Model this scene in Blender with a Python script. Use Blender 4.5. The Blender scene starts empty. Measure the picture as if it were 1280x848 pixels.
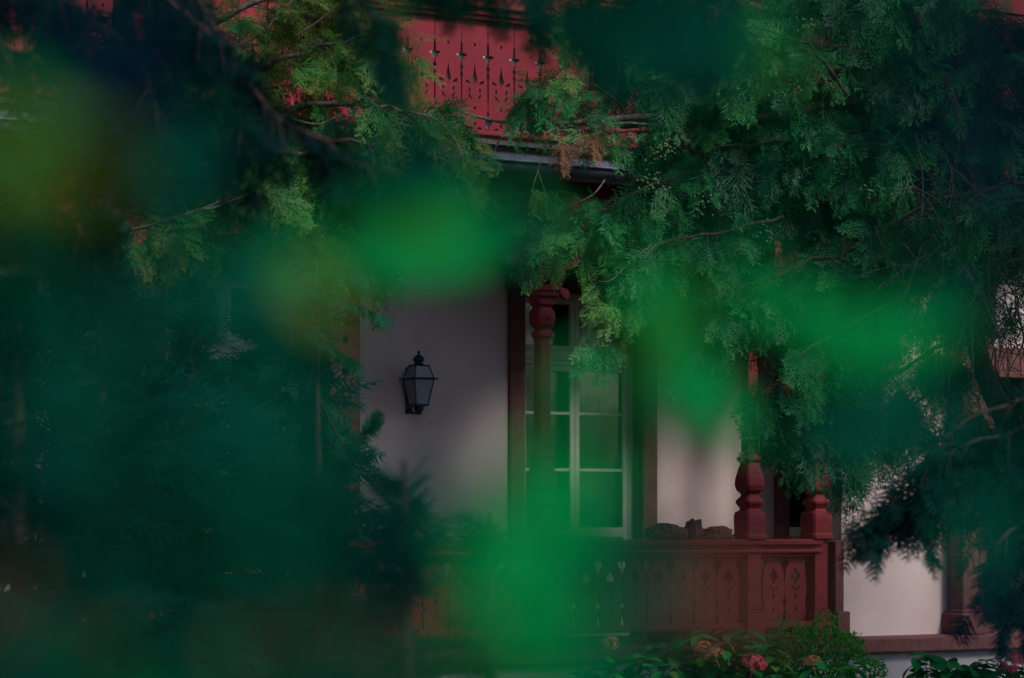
import bpy, bmesh, math, random
import numpy as np
from mathutils import Vector, Matrix
from mathutils.geometry import tessellate_polygon
R = math.radians
rng = np.random.default_rng(7)
random.seed(7)
SC = bpy.context.scene
COL = SC.collection

# ------------------------------------------------------------------ camera
EYE = 1.6
FPX = 3556.0            # 100 mm lens, 1280 px wide
cam_d = bpy.data.cameras.new('camera')
cam = bpy.data.objects.new('camera', cam_d); COL.objects.link(cam)
cam.location = (0, 0, EYE); cam.rotation_euler = (R(90), 0, 0)
cam_d.lens = 100; cam_d.sensor_width = 36
cam_d.shift_y = (650 - 424) / 1280.0
cam_d.clip_start = 0.05; cam_d.clip_end = 2000
cam_d.dof.use_dof = True; cam_d.dof.focus_distance = 24.0; cam_d.dof.aperture_fstop = 2.8
SC.camera = cam

# ------------------------------------------------------------------ world, sun, exposure
TO_SUN = Vector((0.52, -0.50, 0.72)).normalized()
el = math.asin(TO_SUN.z); az = math.atan2(TO_SUN.x, TO_SUN.y)
W = bpy.data.worlds.new('World'); SC.world = W; W.use_nodes = True
nt = W.node_tree; nt.nodes.clear()
sky = nt.nodes.new('ShaderNodeTexSky'); sky.sky_type = 'NISHITA'; sky.sun_disc = False
sky.sun_elevation = el; sky.sun_rotation = az
bg = nt.nodes.new('ShaderNodeBackground'); bg.inputs[1].default_value = 0.12
wo = nt.nodes.new('ShaderNodeOutputWorld')
nt.links.new(sky.outputs[0], bg.inputs[0]); nt.links.new(bg.outputs[0], wo.inputs[0])
sl = bpy.data.lights.new('sun', 'SUN'); sl.energy = 2.3; sl.angle = R(14); sl.color = (1, .93, .85)
so = bpy.data.objects.new('sun', sl); COL.objects.link(so)
so.rotation_euler = (-TO_SUN).to_track_quat('-Z', 'Y').to_euler()
SC.view_settings.view_transform = 'Standard'; SC.view_settings.look = 'None'
SC.view_settings.gamma = 1; SC.view_settings.exposure = 0.62
try:
    SC.cycles.use_denoising = True; SC.cycles.denoiser = 'OPENIMAGEDENOISE'
    SC.cycles.max_bounces = 6; SC.cycles.transparent_max_bounces = 10
    SC.cycles.caustics_reflective = False; SC.cycles.caustics_refractive = False
except Exception: pass

def P(px, py, Y):
    return Vector(((px - 640) / FPX * Y, Y, EYE + (650 - py) / FPX * Y))

# ------------------------------------------------------------------ materials
def mat(name, col, col2=None, rough=.7, scale=6., bump=.0, bscale=60., spec=.3, metal=0., stretch=None, dirt=None):
    m = bpy.data.materials.new(name); m.use_nodes = True
    n = m.node_tree; b = n.nodes['Principled BSDF']
    b.inputs['Roughness'].default_value = rough; b.inputs['Metallic'].default_value = metal
    b.inputs['Specular IOR Level'].default_value = spec
    tc = n.nodes.new('ShaderNodeTexCoord'); mp = n.nodes.new('ShaderNodeMapping')
    n.links.new(tc.outputs['Object'], mp.inputs[0])
    if stretch: mp.inputs['Scale'].default_value = stretch
    nz = n.nodes.new('ShaderNodeTexNoise'); nz.inputs['Scale'].default_value = scale; nz.inputs['Detail'].default_value = 6
    n.links.new(mp.outputs[0], nz.inputs[0])
    cr = n.nodes.new('ShaderNodeValToRGB')
    cr.color_ramp.elements[0].position = .35; cr.color_ramp.elements[1].position = .68
    c2 = col2 or tuple(c * .72 for c in col)
    cr.color_ramp.elements[0].color = (*c2, 1); cr.color_ramp.elements[1].color = (*col, 1)
    n.links.new(nz.outputs[0], cr.inputs[0])
    last = cr.outputs[0]
    if dirt:
        n2 = n.nodes.new('ShaderNodeTexNoise'); n2.inputs['Scale'].default_value = dirt[1]; n2.inputs['Detail'].default_value = 8
        n.links.new(tc.outputs['Object'], n2.inputs[0])
        r2 = n.nodes.new('ShaderNodeValToRGB'); r2.color_ramp.elements[0].position = dirt[2]; r2.color_ramp.elements[1].position = dirt[2] + .1
        n.links.new(n2.outputs[0], r2.inputs[0])
        mx = n.nodes.new('ShaderNodeMixRGB'); mx.inputs[2].default_value = (*dirt[0], 1)
        n.links.new(r2.outputs[0], mx.inputs[0]); n.links.new(last, mx.inputs[1]); last = mx.outputs[0]
    n.links.new(last, b.inputs['Base Color'])
    if bump:
        nb = n.nodes.new('ShaderNodeTexNoise'); nb.inputs['Scale'].default_value = bscale; nb.inputs['Detail'].default_value = 4
        n.links.new(mp.outputs[0], nb.inputs[0])
        bp = n.nodes.new('ShaderNodeBump'); bp.inputs['Strength'].default_value = bump; bp.inputs['Distance'].default_value = .01
        n.links.new(nb.outputs[0], bp.inputs['Height']); n.links.new(bp.outputs[0], b.inputs['Normal'])
    return m

def leafmat(name, cols, trans=.35, scale=1.3, rough=.6, spec=.12):
    """cols: ramp along a per-leaf tint; noise makes patches of older and younger growth"""
    m = bpy.data.materials.new(name); m.use_nodes = True
    n = m.node_tree; b = n.nodes['Principled BSDF']; out = n.nodes['Material Output']
    at = n.nodes.new('ShaderNodeAttribute'); at.attribute_name = 'tint'
    oi = n.nodes.new('ShaderNodeObjectInfo')
    tc = n.nodes.new('ShaderNodeTexCoord'); nz = n.nodes.new('ShaderNodeTexNoise')
    nz.inputs['Scale'].default_value = scale; nz.inputs['Detail'].default_value = 3
    n.links.new(tc.outputs['Object'], nz.inputs[0])
    a1 = n.nodes.new('ShaderNodeMath'); a1.operation = 'MULTIPLY_ADD'; a1.inputs[1].default_value = 1.1; a1.inputs[2].default_value = -.35
    n.links.new(nz.outputs[0], a1.inputs[0])
    a2 = n.nodes.new('ShaderNodeMath'); a2.operation = 'MULTIPLY_ADD'; a2.inputs[1].default_value = .75
    n.links.new(at.outputs['Fac'], a2.inputs[0]); n.links.new(a1.outputs[0], a2.inputs[2])
    a3 = n.nodes.new('ShaderNodeMath'); a3.operation = 'MULTIPLY_ADD'; a3.inputs[1].default_value = .15
    n.links.new(oi.outputs['Random'], a3.inputs[0]); n.links.new(a2.outputs[0], a3.inputs[2])
    cr = n.nodes.new('ShaderNodeValToRGB'); e = cr.color_ramp.elements
    while len(e) < len(cols): e.new(.5)
    for i, c in enumerate(cols):
        e[i].position = i / (len(cols) - 1) if len(cols) > 1 else 0; e[i].color = (*c, 1)
    n.links.new(a3.outputs[0], cr.inputs[0])
    n.links.new(cr.outputs[0], b.inputs['Base Color'])
    b.inputs['Roughness'].default_value = rough; b.inputs['Specular IOR Level'].default_value = spec
    tr = n.nodes.new('ShaderNodeBsdfTranslucent'); n.links.new(cr.outputs[0], tr.inputs[0])
    mx = n.nodes.new('ShaderNodeMixShader'); mx.inputs[0].default_value = trans
    n.links.new(b.outputs[0], mx.inputs[1]); n.links.new(tr.outputs[0], mx.inputs[2])
    n.links.new(mx.outputs[0], out.inputs[0])
    return m

M = {}
M['plaster'] = mat('plaster', (.56, .45, .435), (.49, .385, .38), .95, 1.6, .4, 60, dirt=((.30, .25, .24), 1.7, .70))
M['stone'] = mat('red_sandstone', (.17, .062, .058), (.11, .042, .042), .9, 9, .6, 45)
M['red'] = mat('red_paint', (.235, .005, .02), (.17, .005, .016), .55, 4, .25, 30, .35, dirt=((.13, .02, .025), 7, .63))
M['redold'] = mat('weathered_red_paint', (.24, .020, .024), (.17, .014, .018), .6, 5, .3, 30, .3, dirt=((.08, .02, .02), 6, .6))
M['redwall'] = mat('faded_red_paint', (.26, .02, .03), (.17, .014, .02), .7, 5, .3, 30, .3)
M['white'] = mat('white_window_paint', (.68, .63, .58), (.56, .52, .49), .6, 8, .15, 60, dirt=((.22, .2, .18), 9, .66))
M['pale'] = mat('pale_backing', (.62, .55, .6), (.4, .36, .4), .8, 8)
M['zinc'] = mat('zinc_gutter', (.16, .18, .24), (.09, .10, .14), .45, 5, .2, 20, .5, .6, dirt=((.05, .06, .06), 6, .6))
M['slate'] = mat('slate', (.08, .08, .09), (.05, .05, .06), .7, 5, .4, 20)
M['iron'] = mat('dark_iron_paint', (.006, .018, .03), (.01, .024, .035), .45, 20, .1, 50, .4)
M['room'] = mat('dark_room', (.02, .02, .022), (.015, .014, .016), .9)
M['curtain'] = mat('curtain_cloth', (.05, .045, .05), (.03, .026, .03), .9, 3)
M['wood'] = mat('porch_ceiling_wood', (.09, .028, .024), (.06, .02, .018), .8, 6, .3, 30)
M['bark'] = mat('bark', (.055, .036, .034), (.02, .015, .016), .95, 18, .9, 40, .1, stretch=(1, 1, .25))
M['deadbark'] = mat('dead_bark', (.10, .075, .075), (.04, .03, .035), .9, 22, .8, 40, .1)
M['barkpale'] = mat('pale_bark', (.15, .11, .105), (.05, .036, .036), .9, 22, .8, 40, .15)
M['earth'] = mat('earth', (.03, .035, .018), (.02, .018, .012), 1, 3, .6, 20, .1)
M['log'] = mat('weathered_wood', (.22, .12, .085), (.08, .055, .055), .95, 14, .8, 50, .1)
M['concrete'] = mat('plinth_render', (.36, .34, .36), (.26, .25, .27), .95, 3, .4, 50, dirt=((.12, .12, .11), 3, .6))
M['milk'] = None
def glassmat():
    m = bpy.data.materials.new('window_glass'); m.use_nodes = True
    n = m.node_tree; n.nodes.clear()
    o = n.nodes.new('ShaderNodeOutputMaterial'); t = n.nodes.new('ShaderNodeBsdfTransparent'); t.inputs[0].default_value = (.45, .5, .5, 1)
    g = n.nodes.new('ShaderNodeBsdfGlossy'); g.inputs['Roughness'].default_value = .07
    nz = n.nodes.new('ShaderNodeTexNoise'); nz.inputs['Scale'].default_value = 2.5
    bp = n.nodes.new('ShaderNodeBump'); bp.inputs['Strength'].default_value = .06; bp.inputs['Distance'].default_value = .02
    n.links.new(nz.outputs[0], bp.inputs['Height']); n.links.new(bp.outputs[0], g.inputs['Normal'])
    f = n.nodes.new('ShaderNodeFresnel'); f.inputs[0].default_value = 1.6
    mx = n.nodes.new('ShaderNodeMixShader')
    n.links.new(f.outputs[0], mx.inputs[0]); n.links.new(t.outputs[0], mx.inputs[1]); n.links.new(g.outputs[0], mx.inputs[2])
    n.links.new(mx.outputs[0], o.inputs[0]); return m
M['glass'] = glassmat()
M['milk'] = mat('frosted_lamp_glass', (.20, .25, .28), (.16, .2, .23), .35, 12, 0, 1, .5)
# foliage
M['thuja'] = leafmat('cypress_foliage', [(.0008, .011, .007), (.0015, .036, .02), (.0025, .078, .028), (.014, .16, .036), (.08, .22, .045)], .25, 1.3, .5, .22)
M['golden'] = leafmat('golden_cypress_foliage', [(.001, .03, .016), (.002, .05, .022), (.005, .095, .03), (.018, .14, .03), (.055, .16, .028), (.12, .15, .03)], .35, 1.4, .5, .18)
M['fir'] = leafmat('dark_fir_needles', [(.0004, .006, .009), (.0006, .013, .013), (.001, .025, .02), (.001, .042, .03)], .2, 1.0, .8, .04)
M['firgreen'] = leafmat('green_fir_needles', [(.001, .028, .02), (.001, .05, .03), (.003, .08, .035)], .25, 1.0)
M['deadfol'] = leafmat('withered_foliage', [(.12, .05, .03), (.2, .09, .05), (.26, .14, .09)], .3, 3)
M['cone'] = mat('green_cone', (.10, .16, .05), (.06, .1, .04), .8, 20)
M['hyleaf'] = leafmat('hydrangea_leaf', [(.008, .14, .04), (.016, .22, .045), (.05, .30, .045), (.17, .34, .04)], .35, 3)
M['hyyellow'] = leafmat('yellowing_leaf', [(.03, .14, .03), (.12, .22, .03), (.24, .26, .04)], .4, 4)
M['pink'] = leafmat('pink_petal', [(.42, .03, .07), (.55, .06, .11), (.62, .12, .16)], .3, 20)
M['salmon'] = leafmat('faded_petal', [(.3, .09, .05), (.4, .14, .08), (.42, .22, .12)], .3, 20)
NEAR = {
 'G': [(.001, .24, .055), (.002, .34, .075), (.008, .42, .09)],
 'D': [(.0005, .06, .03), (.001, .09, .045), (.001, .12, .06)],
 'Y': [(.09, .16, .008), (.13, .19, .01), (.17, .21, .014)],
 'T': [(.0003, .09, .055), (.0005, .12, .07), (.001, .16, .085)],
 'L': [(.015, .16, .012), (.03, .22, .016), (.05, .26, .02)],
 'N': [(.0003, .008, .022), (.0003, .014, .03), (.0005, .02, .04)],  # near-black: deep corner shade put into the leaf colour
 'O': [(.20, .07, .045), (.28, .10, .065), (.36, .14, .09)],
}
NAMES = {'L': 'lime_green_leaf', 'G': 'fresh_green_leaf', 'D': 'deep_green_leaf', 'Y': 'yellow_green_leaf', 'T': 'blue_green_leaf', 'N': 'painted_shade_leaf', 'O': 'copper_brown_leaf'}
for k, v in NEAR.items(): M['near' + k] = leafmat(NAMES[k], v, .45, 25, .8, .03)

# ------------------------------------------------------------------ mesh helpers
def tag(o, label=None, cat=None, group=None, kind=None):
    if label: o['label'] = label
    if cat: o['category'] = cat
    if group: o['group'] = group
    if kind: o['kind'] = kind
    return o
def empty(name, loc, rz=0, **k):
    o = bpy.data.objects.new(name, None); COL.objects.link(o); o.location = loc; o.rotation_euler = (0, 0, rz)
    o.empty_display_size = .2
    return tag(o, **k)
def link(name, me, parent=None, loc=(0, 0, 0), rot=None):
    o = bpy.data.objects.new(name, me); COL.objects.link(o); o.location = loc
    if rot is not None: o.rotation_euler = rot
    if parent: o.parent = parent
    return o
class MB:
    def __init__(s): s.v = []; s.f = []; s.sm = []
    def add(s, vs, fs, smooth=False):
        b = len(s.v); s.v += [tuple(v) for v in vs]
        for f in fs: s.f.append(tuple(b + i for i in f)); s.sm.append(smooth)
        return s
    def box(s, x0, x1, y0, y1, z0, z1):
        v = [(x, y, z) for x in (x0, x1) for y in (y0, y1) for z in (z0, z1)]
        return s.add(v, [(0, 1, 3, 2), (4, 6, 7, 5), (0, 4, 5, 1), (2, 3, 7, 6), (0, 2, 6, 4), (1, 5, 7, 3)])
    def lathe(s, prof, n=4, cx=0, cy=0, ph=None, smooth=False, cham=0.):
        """prof: list of (half_width, z); n=4 gives a square section, with optional chamfered corners"""
        rings = []
        for (r, z) in prof:
            ring = []
            if n == 4:
                c = r * cham
                pts = [(r, -r + c), (r, r - c), (r - c, r), (-r + c, r), (-r, r - c), (-r, -r + c), (-r + c, -r), (r - c, -r)] if cham else [(r, -r), (r, r), (-r, r), (-r, -r)]
            else:
                pts = [(r * math.cos(2 * math.pi * (i + .5) / n), r * math.sin(2 * math.pi * (i + .5) / n)) for i in range(n)]
            rings.append([(cx + a, cy + b, z) for a, b in pts])
        m = len(rings[0]); vs = [p for r in rings for p in r]; fs = []
        for i in range(len(rings) - 1):
            for j in range(m): fs.append((i * m + j, i * m + (j + 1) % m, (i + 1) * m + (j + 1) % m, (i + 1) * m + j))
        fs.append(tuple(range(m))[::-1]); fs.append(tuple((len(rings) - 1) * m + j for j in range(m)))
        return s.add(vs, fs, smooth)
    def tube(s, pts, radii, n=6):
        pts = [Vector(p) for p in pts]; vs = []; fs = []
        prev = Vector((.3, .2, .9))
        for i, p in enumerate(pts):
            d = (pts[min(i + 1, len(pts) - 1)] - pts[max(i - 1, 0)]).normalized()
            a = d.cross(prev)
            if a.length < 1e-3: a = d.cross(Vector((1, 0, 0)))
            a.normalize(); b = d.cross(a); r = radii[i] if hasattr(radii, '__len__') else radii
            for j in range(n):
                t = 2 * math.pi * j / n; vs.append(p + a * math.cos(t) * r + b * math.sin(t) * r)
        for i in range(len(pts) - 1):
            for j in range(n): fs.append((i * n + j, i * n + (j + 1) % n, (i + 1) * n + (j + 1) % n, (i + 1) * n + j))
        return s.add(vs, fs, True)
    def prism(s, loops, t, axis='y', o=(0, 0, 0)):
        """loops: outer + holes in (x,z); extruded by t along +y"""
        flat = [p for l in loops for p in l]
        tris = tessellate_polygon([[Vector((a, b, 0)) for a, b in l] for l in loops])
        n = len(flat)
        vs = [(a + o[0], o[1], b + o[2]) for a, b in flat] + [(a + o[0], o[1] + t, b + o[2]) for a, b in flat]
        fs = [tuple(x) for x in tris] + [tuple(i + n for i in reversed(x)) for x in tris]
        k = 0
        for l in loops:
            m = len(l)
            for j in range(m): a = k + j; b = k + (j + 1) % m; fs.append((a, b, b + n, a + n))
            k += m
        return s.add(vs, fs)
    def mesh(s, name, m, bevel=0):
        me = bpy.data.meshes.new(name); me.from_pydata(s.v, [], s.f); me.materials.append(m)
        me.polygons.foreach_set('use_smooth', s.sm)
        bm = bmesh.new(); bm.from_mesh(me); bmesh.ops.recalc_face_normals(bm, faces=bm.faces); bm.to_mesh(me); bm.free()
        me.update(); return me
    def build(s, name, m, parent=None, loc=(0, 0, 0), rot=None, bevel=0):
        o = link(name, s.mesh(name, m), parent, loc, rot)
        if bevel:
            b = o.modifiers.new('bevel', 'BEVEL'); b.width = bevel; b.segments = 2; b.limit_method = 'ANGLE'; b.angle_limit = R(35)
        return o

def stamp(name, tmpl, Rm, T, S, tint, m, parent=None, loc=(0, 0, 0), kind=None):
    """tmpl=(verts,faces tri/quad array). Many transformed copies joined in one mesh, with a per-copy tint."""
    tv, tf = tmpl; k = len(T); nv = len(tv); nf, w = tf.shape
    V = np.einsum('kij,nj->kni', Rm, tv) * S[:, None, None] + T[:, None, :]
    V = V.reshape(-1, 3) - np.array(loc)[None]
    F = (tf[None] + (np.arange(k) * nv)[:, None, None]).reshape(-1, w)
    me = bpy.data.meshes.new(name)
    me.vertices.add(len(V)); me.vertices.foreach_set('co', V.astype(np.float32).ravel())
    me.loops.add(F.size); me.loops.foreach_set('vertex_index', F.astype(np.int32).ravel())
    me.polygons.add(len(F)); me.polygons.foreach_set('loop_start', np.arange(0, F.size, w, dtype=np.int32))
    me.polygons.foreach_set('loop_total', np.full(len(F), w, np.int32))
    at = me.attributes.new('tint', 'FLOAT', 'FACE')
    ctr = tv[tf].mean(axis=1); tip = np.linalg.norm(ctr, axis=1); tip = tip / max(tip.max(), 1e-6)     # paler young growth at tips; inner shade painted into the darker bases
    tt = np.repeat(tint, nf) + rng.normal(0, .07, k * nf) + np.tile((tip - .55) * .45, k)
    at.data.foreach_set('value', tt.astype(np.float32))
    me.materials.append(m); me.update(); me.validate()
    o = link(name, me, parent)
    if kind: o['kind'] = kind
    return o

# templates ---------------------------------------------------------
def diamond(vs, fs, p, d, nrm, L, w):
    d = d / np.linalg.norm(d); s = np.cross(nrm, d); b = len(vs)
    vs += [p, p + d * L * .45 + s * w / 2, p + d * L, p + d * L * .45 - s * w / 2]; fs.append((b, b + 1, b + 2, b + 3))
def thuja_spray(seed, n=7, sub=3, L=.38):
    r = np.random.default_rng(seed); vs = []; fs = []; N = np.array((0, 0, 1.))
    def pt(t): return np.array((t * L, r.normal(0, .001), -.12 * L * t * t))
    diamond(vs, fs, pt(0), np.array((1, 0, -.1)), N, L, .008)
    for i in range(n):
        t = (i + .6) / (n + .4)
        for sg in (-1, 1):
            if r.random() < .08: continue
            ang = R(r.uniform(26, 44)) * sg; l = L * (.48 * (1 - t) ** .8 + .12) * r.uniform(.75, 1.15)
            d = np.array((math.cos(ang), math.sin(ang), r.uniform(-.35, .1))); p = pt(t + .02 * sg)
            diamond(vs, fs, p, d, N, l, .0095)
            for j in range(sub):
                tj = (j + .7) / (sub + .3)
                for s2 in (-1, 1):
                    a2 = ang + R(r.uniform(24, 42)) * s2; l2 = l * (.42 * (1 - tj) + .2) * r.uniform(.7, 1.2)
                    d2 = np.array((math.cos(a2), math.sin(a2), r.uniform(-.4, .2)))
                    diamond(vs, fs, p + d / np.linalg.norm(d) * l * tj, d2, N, l2, .010)
    return np.array(vs), np.array(fs)
def fir_spray(seed, L=.34, n=5, nd=8, nw=.006, nl=.026):
    r = np.random.default_rng(seed); vs = []; fs = []
    def needles(p, d, l, cnt):
        d = d / np.linalg.norm(d); s = np.cross(d, (0, 0, 1)); s /= np.linalg.norm(s); u = np.cross(s, d)
        b = len(vs); vs.extend([p, p + d * l * .2 + s * nl * .5, p + d * l]); fs.append((b, b + 1, b + 2))
        b = len(vs); vs.extend([p, p + d * l, p + d * l * .2 - s * nl * .5]); fs.append((b, b + 1, b + 2))
        for i in range(cnt):
            t = (i + .5) / cnt
            for sg in (-1, 1):
                dd = d * .75 + s * sg * r.uniform(.7, 1) + u * r.uniform(-.35, .5); dd /= np.linalg.norm(dd)
                q = p + d * l * t; w = np.cross(dd, u); w /= np.linalg.norm(w); b = len(vs)
                vs.extend([q - w * nw / 2, q + w * nw / 2, q + dd * nl * r.uniform(.8, 1.2)]); fs.append((b, b + 1, b + 2))
    needles(np.zeros(3), np.array((1, 0, -.12)), L, 14)
    for i in range(n):
        t = (i + .4) / n * .8
        for sg in (-1, 1):
            a = R(r.uniform(40, 58)) * sg; l = L * (.55 * (1 - t) + .12) * r.uniform(.8, 1.1)
            needles(np.array((t * L, 0, -.12 * t * L)), np.array((math.cos(a), math.sin(a), r.uniform(-.3, -.02))), l, nd)
    return np.array(vs), np.array(fs)
TH = [thuja_spray(i) for i in range(4)]
FI = [fir_spray(10 + i) for i in range(3)]
FIL = [fir_spray(20 + i, nd=6, nw=.006, nl=.026, n=4) for i in range(3)]

def frames(D, Nn):
    """rotation matrices whose x axis is D and z axis near Nn"""
    D = D / np.linalg.norm(D, axis=1, keepdims=True)
    Y = np.cross(Nn, D); Y /= np.maximum(np.linalg.norm(Y, axis=1, keepdims=True), 1e-6); Z = np.cross(D, Y)
    return np.stack([D, Y, Z], axis=2)
def spline(pts, n):
    pts = [Vector(p) for p in pts]
    if len(pts) == 2: return [pts[0].lerp(pts[1], i / (n - 1)) for i in range(n)]
    out = []; m = len(pts) - 1
    for k in range(n):
        t = k / (n - 1) * m; i = min(int(t), m - 1); f = t - i
        p0 = pts[max(i - 1, 0)]; p1 = pts[i]; p2 = pts[i + 1]; p3 = pts[min(i + 2, m)]
        out.append(.5 * ((2 * p1) + (-p0 + p2) * f + (2 * p0 - 5 * p1 + 4 * p2 - p3) * f * f + (-p0 + 3 * p1 - 3 * p2 + p3) * f ** 3))
    return out

class Foliage:
    """collects twigs (tubes) and spray placements for one tree"""
    def __init__(s): s.D = []; s.N = []; s.T = []; s.S = []; s.t = []; s.twig = MB(); s.limb = MB()
    def spray(s, p, d, size, tint, flat=None):
        n = np.random.default_rng if False else None
        s.D.append(tuple(d)); s.T.append(tuple(p)); s.S.append(size); s.t.append(tint)
        a = rng.normal(0, 1, 3) * .8; a[1] -= .9; a[2] += .5
        s.N.append(tuple(flat) if flat is not None else tuple(a))
    def branch(s, pts, r0, r1=.006, start=.1, twl=.45, dens=9, droop=.6, size=1., tint=.4, side=1., limb=True, up=.0, spread=.6):
        """a limb through world points pts carrying drooping twigs with sprays"""
        pl = spline(pts, 16)
        L = sum((pl[i + 1] - pl[i]).length for i in range(15))
        wob = [Vector((rng.normal(0, .012), rng.normal(0, .012), rng.normal(0, .014))) for _ in pl]
        pl = [p + w * L * .5 for p, w in zip(pl, wob)]
        if limb: s.limb.tube(pl, [r0 + (r1 - r0) * i / 15 for i in range(16)], 6)
        n = max(2, int(L * dens * (1 - start)))
        for k in range(n):
            t = start + (1 - start) * (k + rng.random()) / n; f = t * 15; i = min(int(f), 14)
            p = pl[i].lerp(pl[i + 1], f - i); ax = (pl[i + 1] - pl[i]).normalized()
            sd = Vector((rng.normal(), rng.normal(), rng.normal() * .5 + up)); sd -= ax * sd.dot(ax); sd.normalize()
            d = (ax * rng.uniform(.3, .9) + sd * spread).normalized()
            l = twl * rng.uniform(.5, 1.1) * (1.1 - .45 * t)
            tw = [p]; q = p.copy(); dd = d.copy(); m = 5
            for j in range(m):
                dd = (dd + Vector((0, 0, -droop / m * (1 + j * .4)))).normalized(); q = q + dd * l / m; tw.append(q.copy())
            s.twig.tube(tw, [.004, .0035, .003, .0025, .002, .0015], 3)
            tn = tint + rng.normal(0, .12)
            ns = max(3, int(l / .075))
            for j in range(ns):
                g = (j + .5) / ns * m; a = min(int(g), m - 1); pp = tw[a].lerp(tw[a + 1], g - a); td = (tw[a + 1] - tw[a]).normalized()
                o = Vector((rng.normal(), rng.normal(), rng.normal() * .4)); o -= td * o.dot(td); o.normalize()
                dv = td * .8 + o * .7 + Vector((0, 0, -.25 * droop))
                s.spray(pp, dv, size * rng.uniform(.55, 1.0), tn + .1 * (j / ns))
            s.spray(tw[-1], dd + Vector((0, 0, -.2 * droop)), size * rng.uniform(.7, 1), tn + .12)
    def clump(s, c, rad, n, size=1., tint=.4, down=.6, out=.7):
        """sprays on short twigs filling an ellipsoid of foliage"""
        c = Vector(c); rad = Vector(rad); left = n
        while left > 0:
            u = rng.normal(0, 1, 3); u /= np.linalg.norm(u); rr = rng.random() ** .45
            b0 = c + Vector((u[0] * rad.x, u[1] * rad.y, u[2] * rad.z)) * rr; tn = tint + rng.normal(0, .2)
            ax = (Vector(u) * out * .5 + Vector((rng.normal() * .5, -.25 + rng.normal() * .3, -down * .5))).normalized()
            m = int(rng.integers(8, 15)); left -= m; q = b0 - ax * .28
            s.twig.tube([q, b0 - ax * .08, b0 + ax * .1], [.006, .004, .002], 3)
            for j in range(m):
                t = j / m; p = q + ax * (.08 + .34 * t) + Vector((rng.normal() * .02, rng.normal() * .02, 0))
                d = ax * rng.uniform(.5, 1.1) + Vector((rng.normal() * .55, rng.normal() * .45, -down * .8 + rng.normal() * .2))
                s.spray(p, d, size * rng.uniform(.5, .95), tn + .22 * t + rng.normal(0, .06))
    def build(s, root, base, tmpls, m, barkm, sprayname='foliage'):
        base = Vector(base)
        D = np.array(s.D); T = np.array(s.T); N = np.array(s.N); S = np.array(s.S); t = np.array(s.t)
        for i, tm in enumerate(tmpls):
            sel = np.arange(len(T)) % len(tmpls) == i
            if not sel.any(): continue
            o = stamp(sprayname, tm, frames(D[sel], N[sel]), T[sel], S[sel], t[sel], m, root, base)
            o['kind'] = 'stuff'
        for nm, mb in (('branch', s.limb), ('twig', s.twig)):
            if mb.v:
                mb.v = [tuple(Vector(v) - base) for v in mb.v]
                o = mb.build(nm, barkm, root)
                o['kind'] = 'stuff'

# ------------------------------------------------------------------ the setting
g = MB(); n = 24
for i in range(n + 1):
    for j in range(n + 1):
        x = -600 + 1200 * i / n; y = -400 + 1200 * j / n; g.v.append((x, y, 0))
for i in range(n):
    for j in range(n):
        a = i * (n + 1) + j; g.f.append((a, a + n + 1, a + n + 2, a + 1)); g.sm.append(False)
tag(g.build('ground', M['earth']), kind='structure')

# ------------------------------------------------------------------ the house
C2 = Vector((2.088, 25.0, 0)); TH33 = R(33); cs, sn = math.cos(TH33), math.sin(TH33)
def upx(px, d):
    k = (px - 640) / FPX
    return (k * (25 + d * cs) - 2.088 + d * sn) / (cs - k * sn)
def zpx(px, py, d):
    u = upx(px, d); return EYE + (650 - py) / FPX * (25 + u * sn + d * cs)
def HW(u, d, z): return C2 + Vector((u * cs - d * sn, u * sn + d * cs, z))
house = empty('house', C2, TH33, label='white plastered villa with red carved porch, columns and fretwork balcony behind the trees', cat='house')
WD = 1.30; FL = .54; TOP = 9.0
UL, UR = -11.0, 6.0
ww = upx(801, WD) - upx(655, WD)
wins = []      # u0,u1
for px in (655, 985): u0 = upx(px, WD); wins.append((u0, u0 + ww))
u0 = upx(205, WD); wins.append((u0, u0 + ww)); u0 = upx(-30, WD); wins.append((u0, u0 + ww))
wins.sort(); WZ1 = 3.64; JW = .17
# wall with openings
w = MB(); prev = UL
for a, b in wins:
    w.box(prev, a - JW, WD, WD + .35, 0, TOP); w.box(a - JW, b + JW, WD, WD + .35, WZ1 + JW + .1, TOP); prev = b + JW
PD = .14                      # the bay to the right stands forward, flush with the columns
w.box(prev, UR, WD, WD + .35, 0, TOP)
w.build('wall', M['plaster'], house)
PA, PB, PC = upx(1052, PD), upx(1222, PD), upx(1241, PD)
zb = zpx(1250, 434, PD)
w = MB(); w.box(PA, PB, PD, PD + .12, FL + .001, 4.235); w.build('wall', M['plaster'], house)['label'] = 'pale plaster wall of the projecting bay'
w = MB(); w.box(PC, UR, PD, PD + .3, zb, 4.235); w.build('wall', M['plaster'], house)['label'] = 'strip of pale wall above the dark opening'
w = MB(); w.box(PB + .002, PC, PD - .03, PD + .2, FL + .001, 4.235); w.build('quoin', M['stone'], house, bevel=.012)
w = MB(); w.box(PC + .002, UR, PD - .05, PD + .3, zb - .23, zb - .002); w.box(PC + .002, UR, PD - .09, PD + .1, zb - .29, zb - .232)
w.build('lintel', M['stone'], house, bevel=.01)
w = MB(); w.box(PC + .002, UR, .8, .82, FL + .002, 4.23); w.build('recess_back', M['room'], house)
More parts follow.
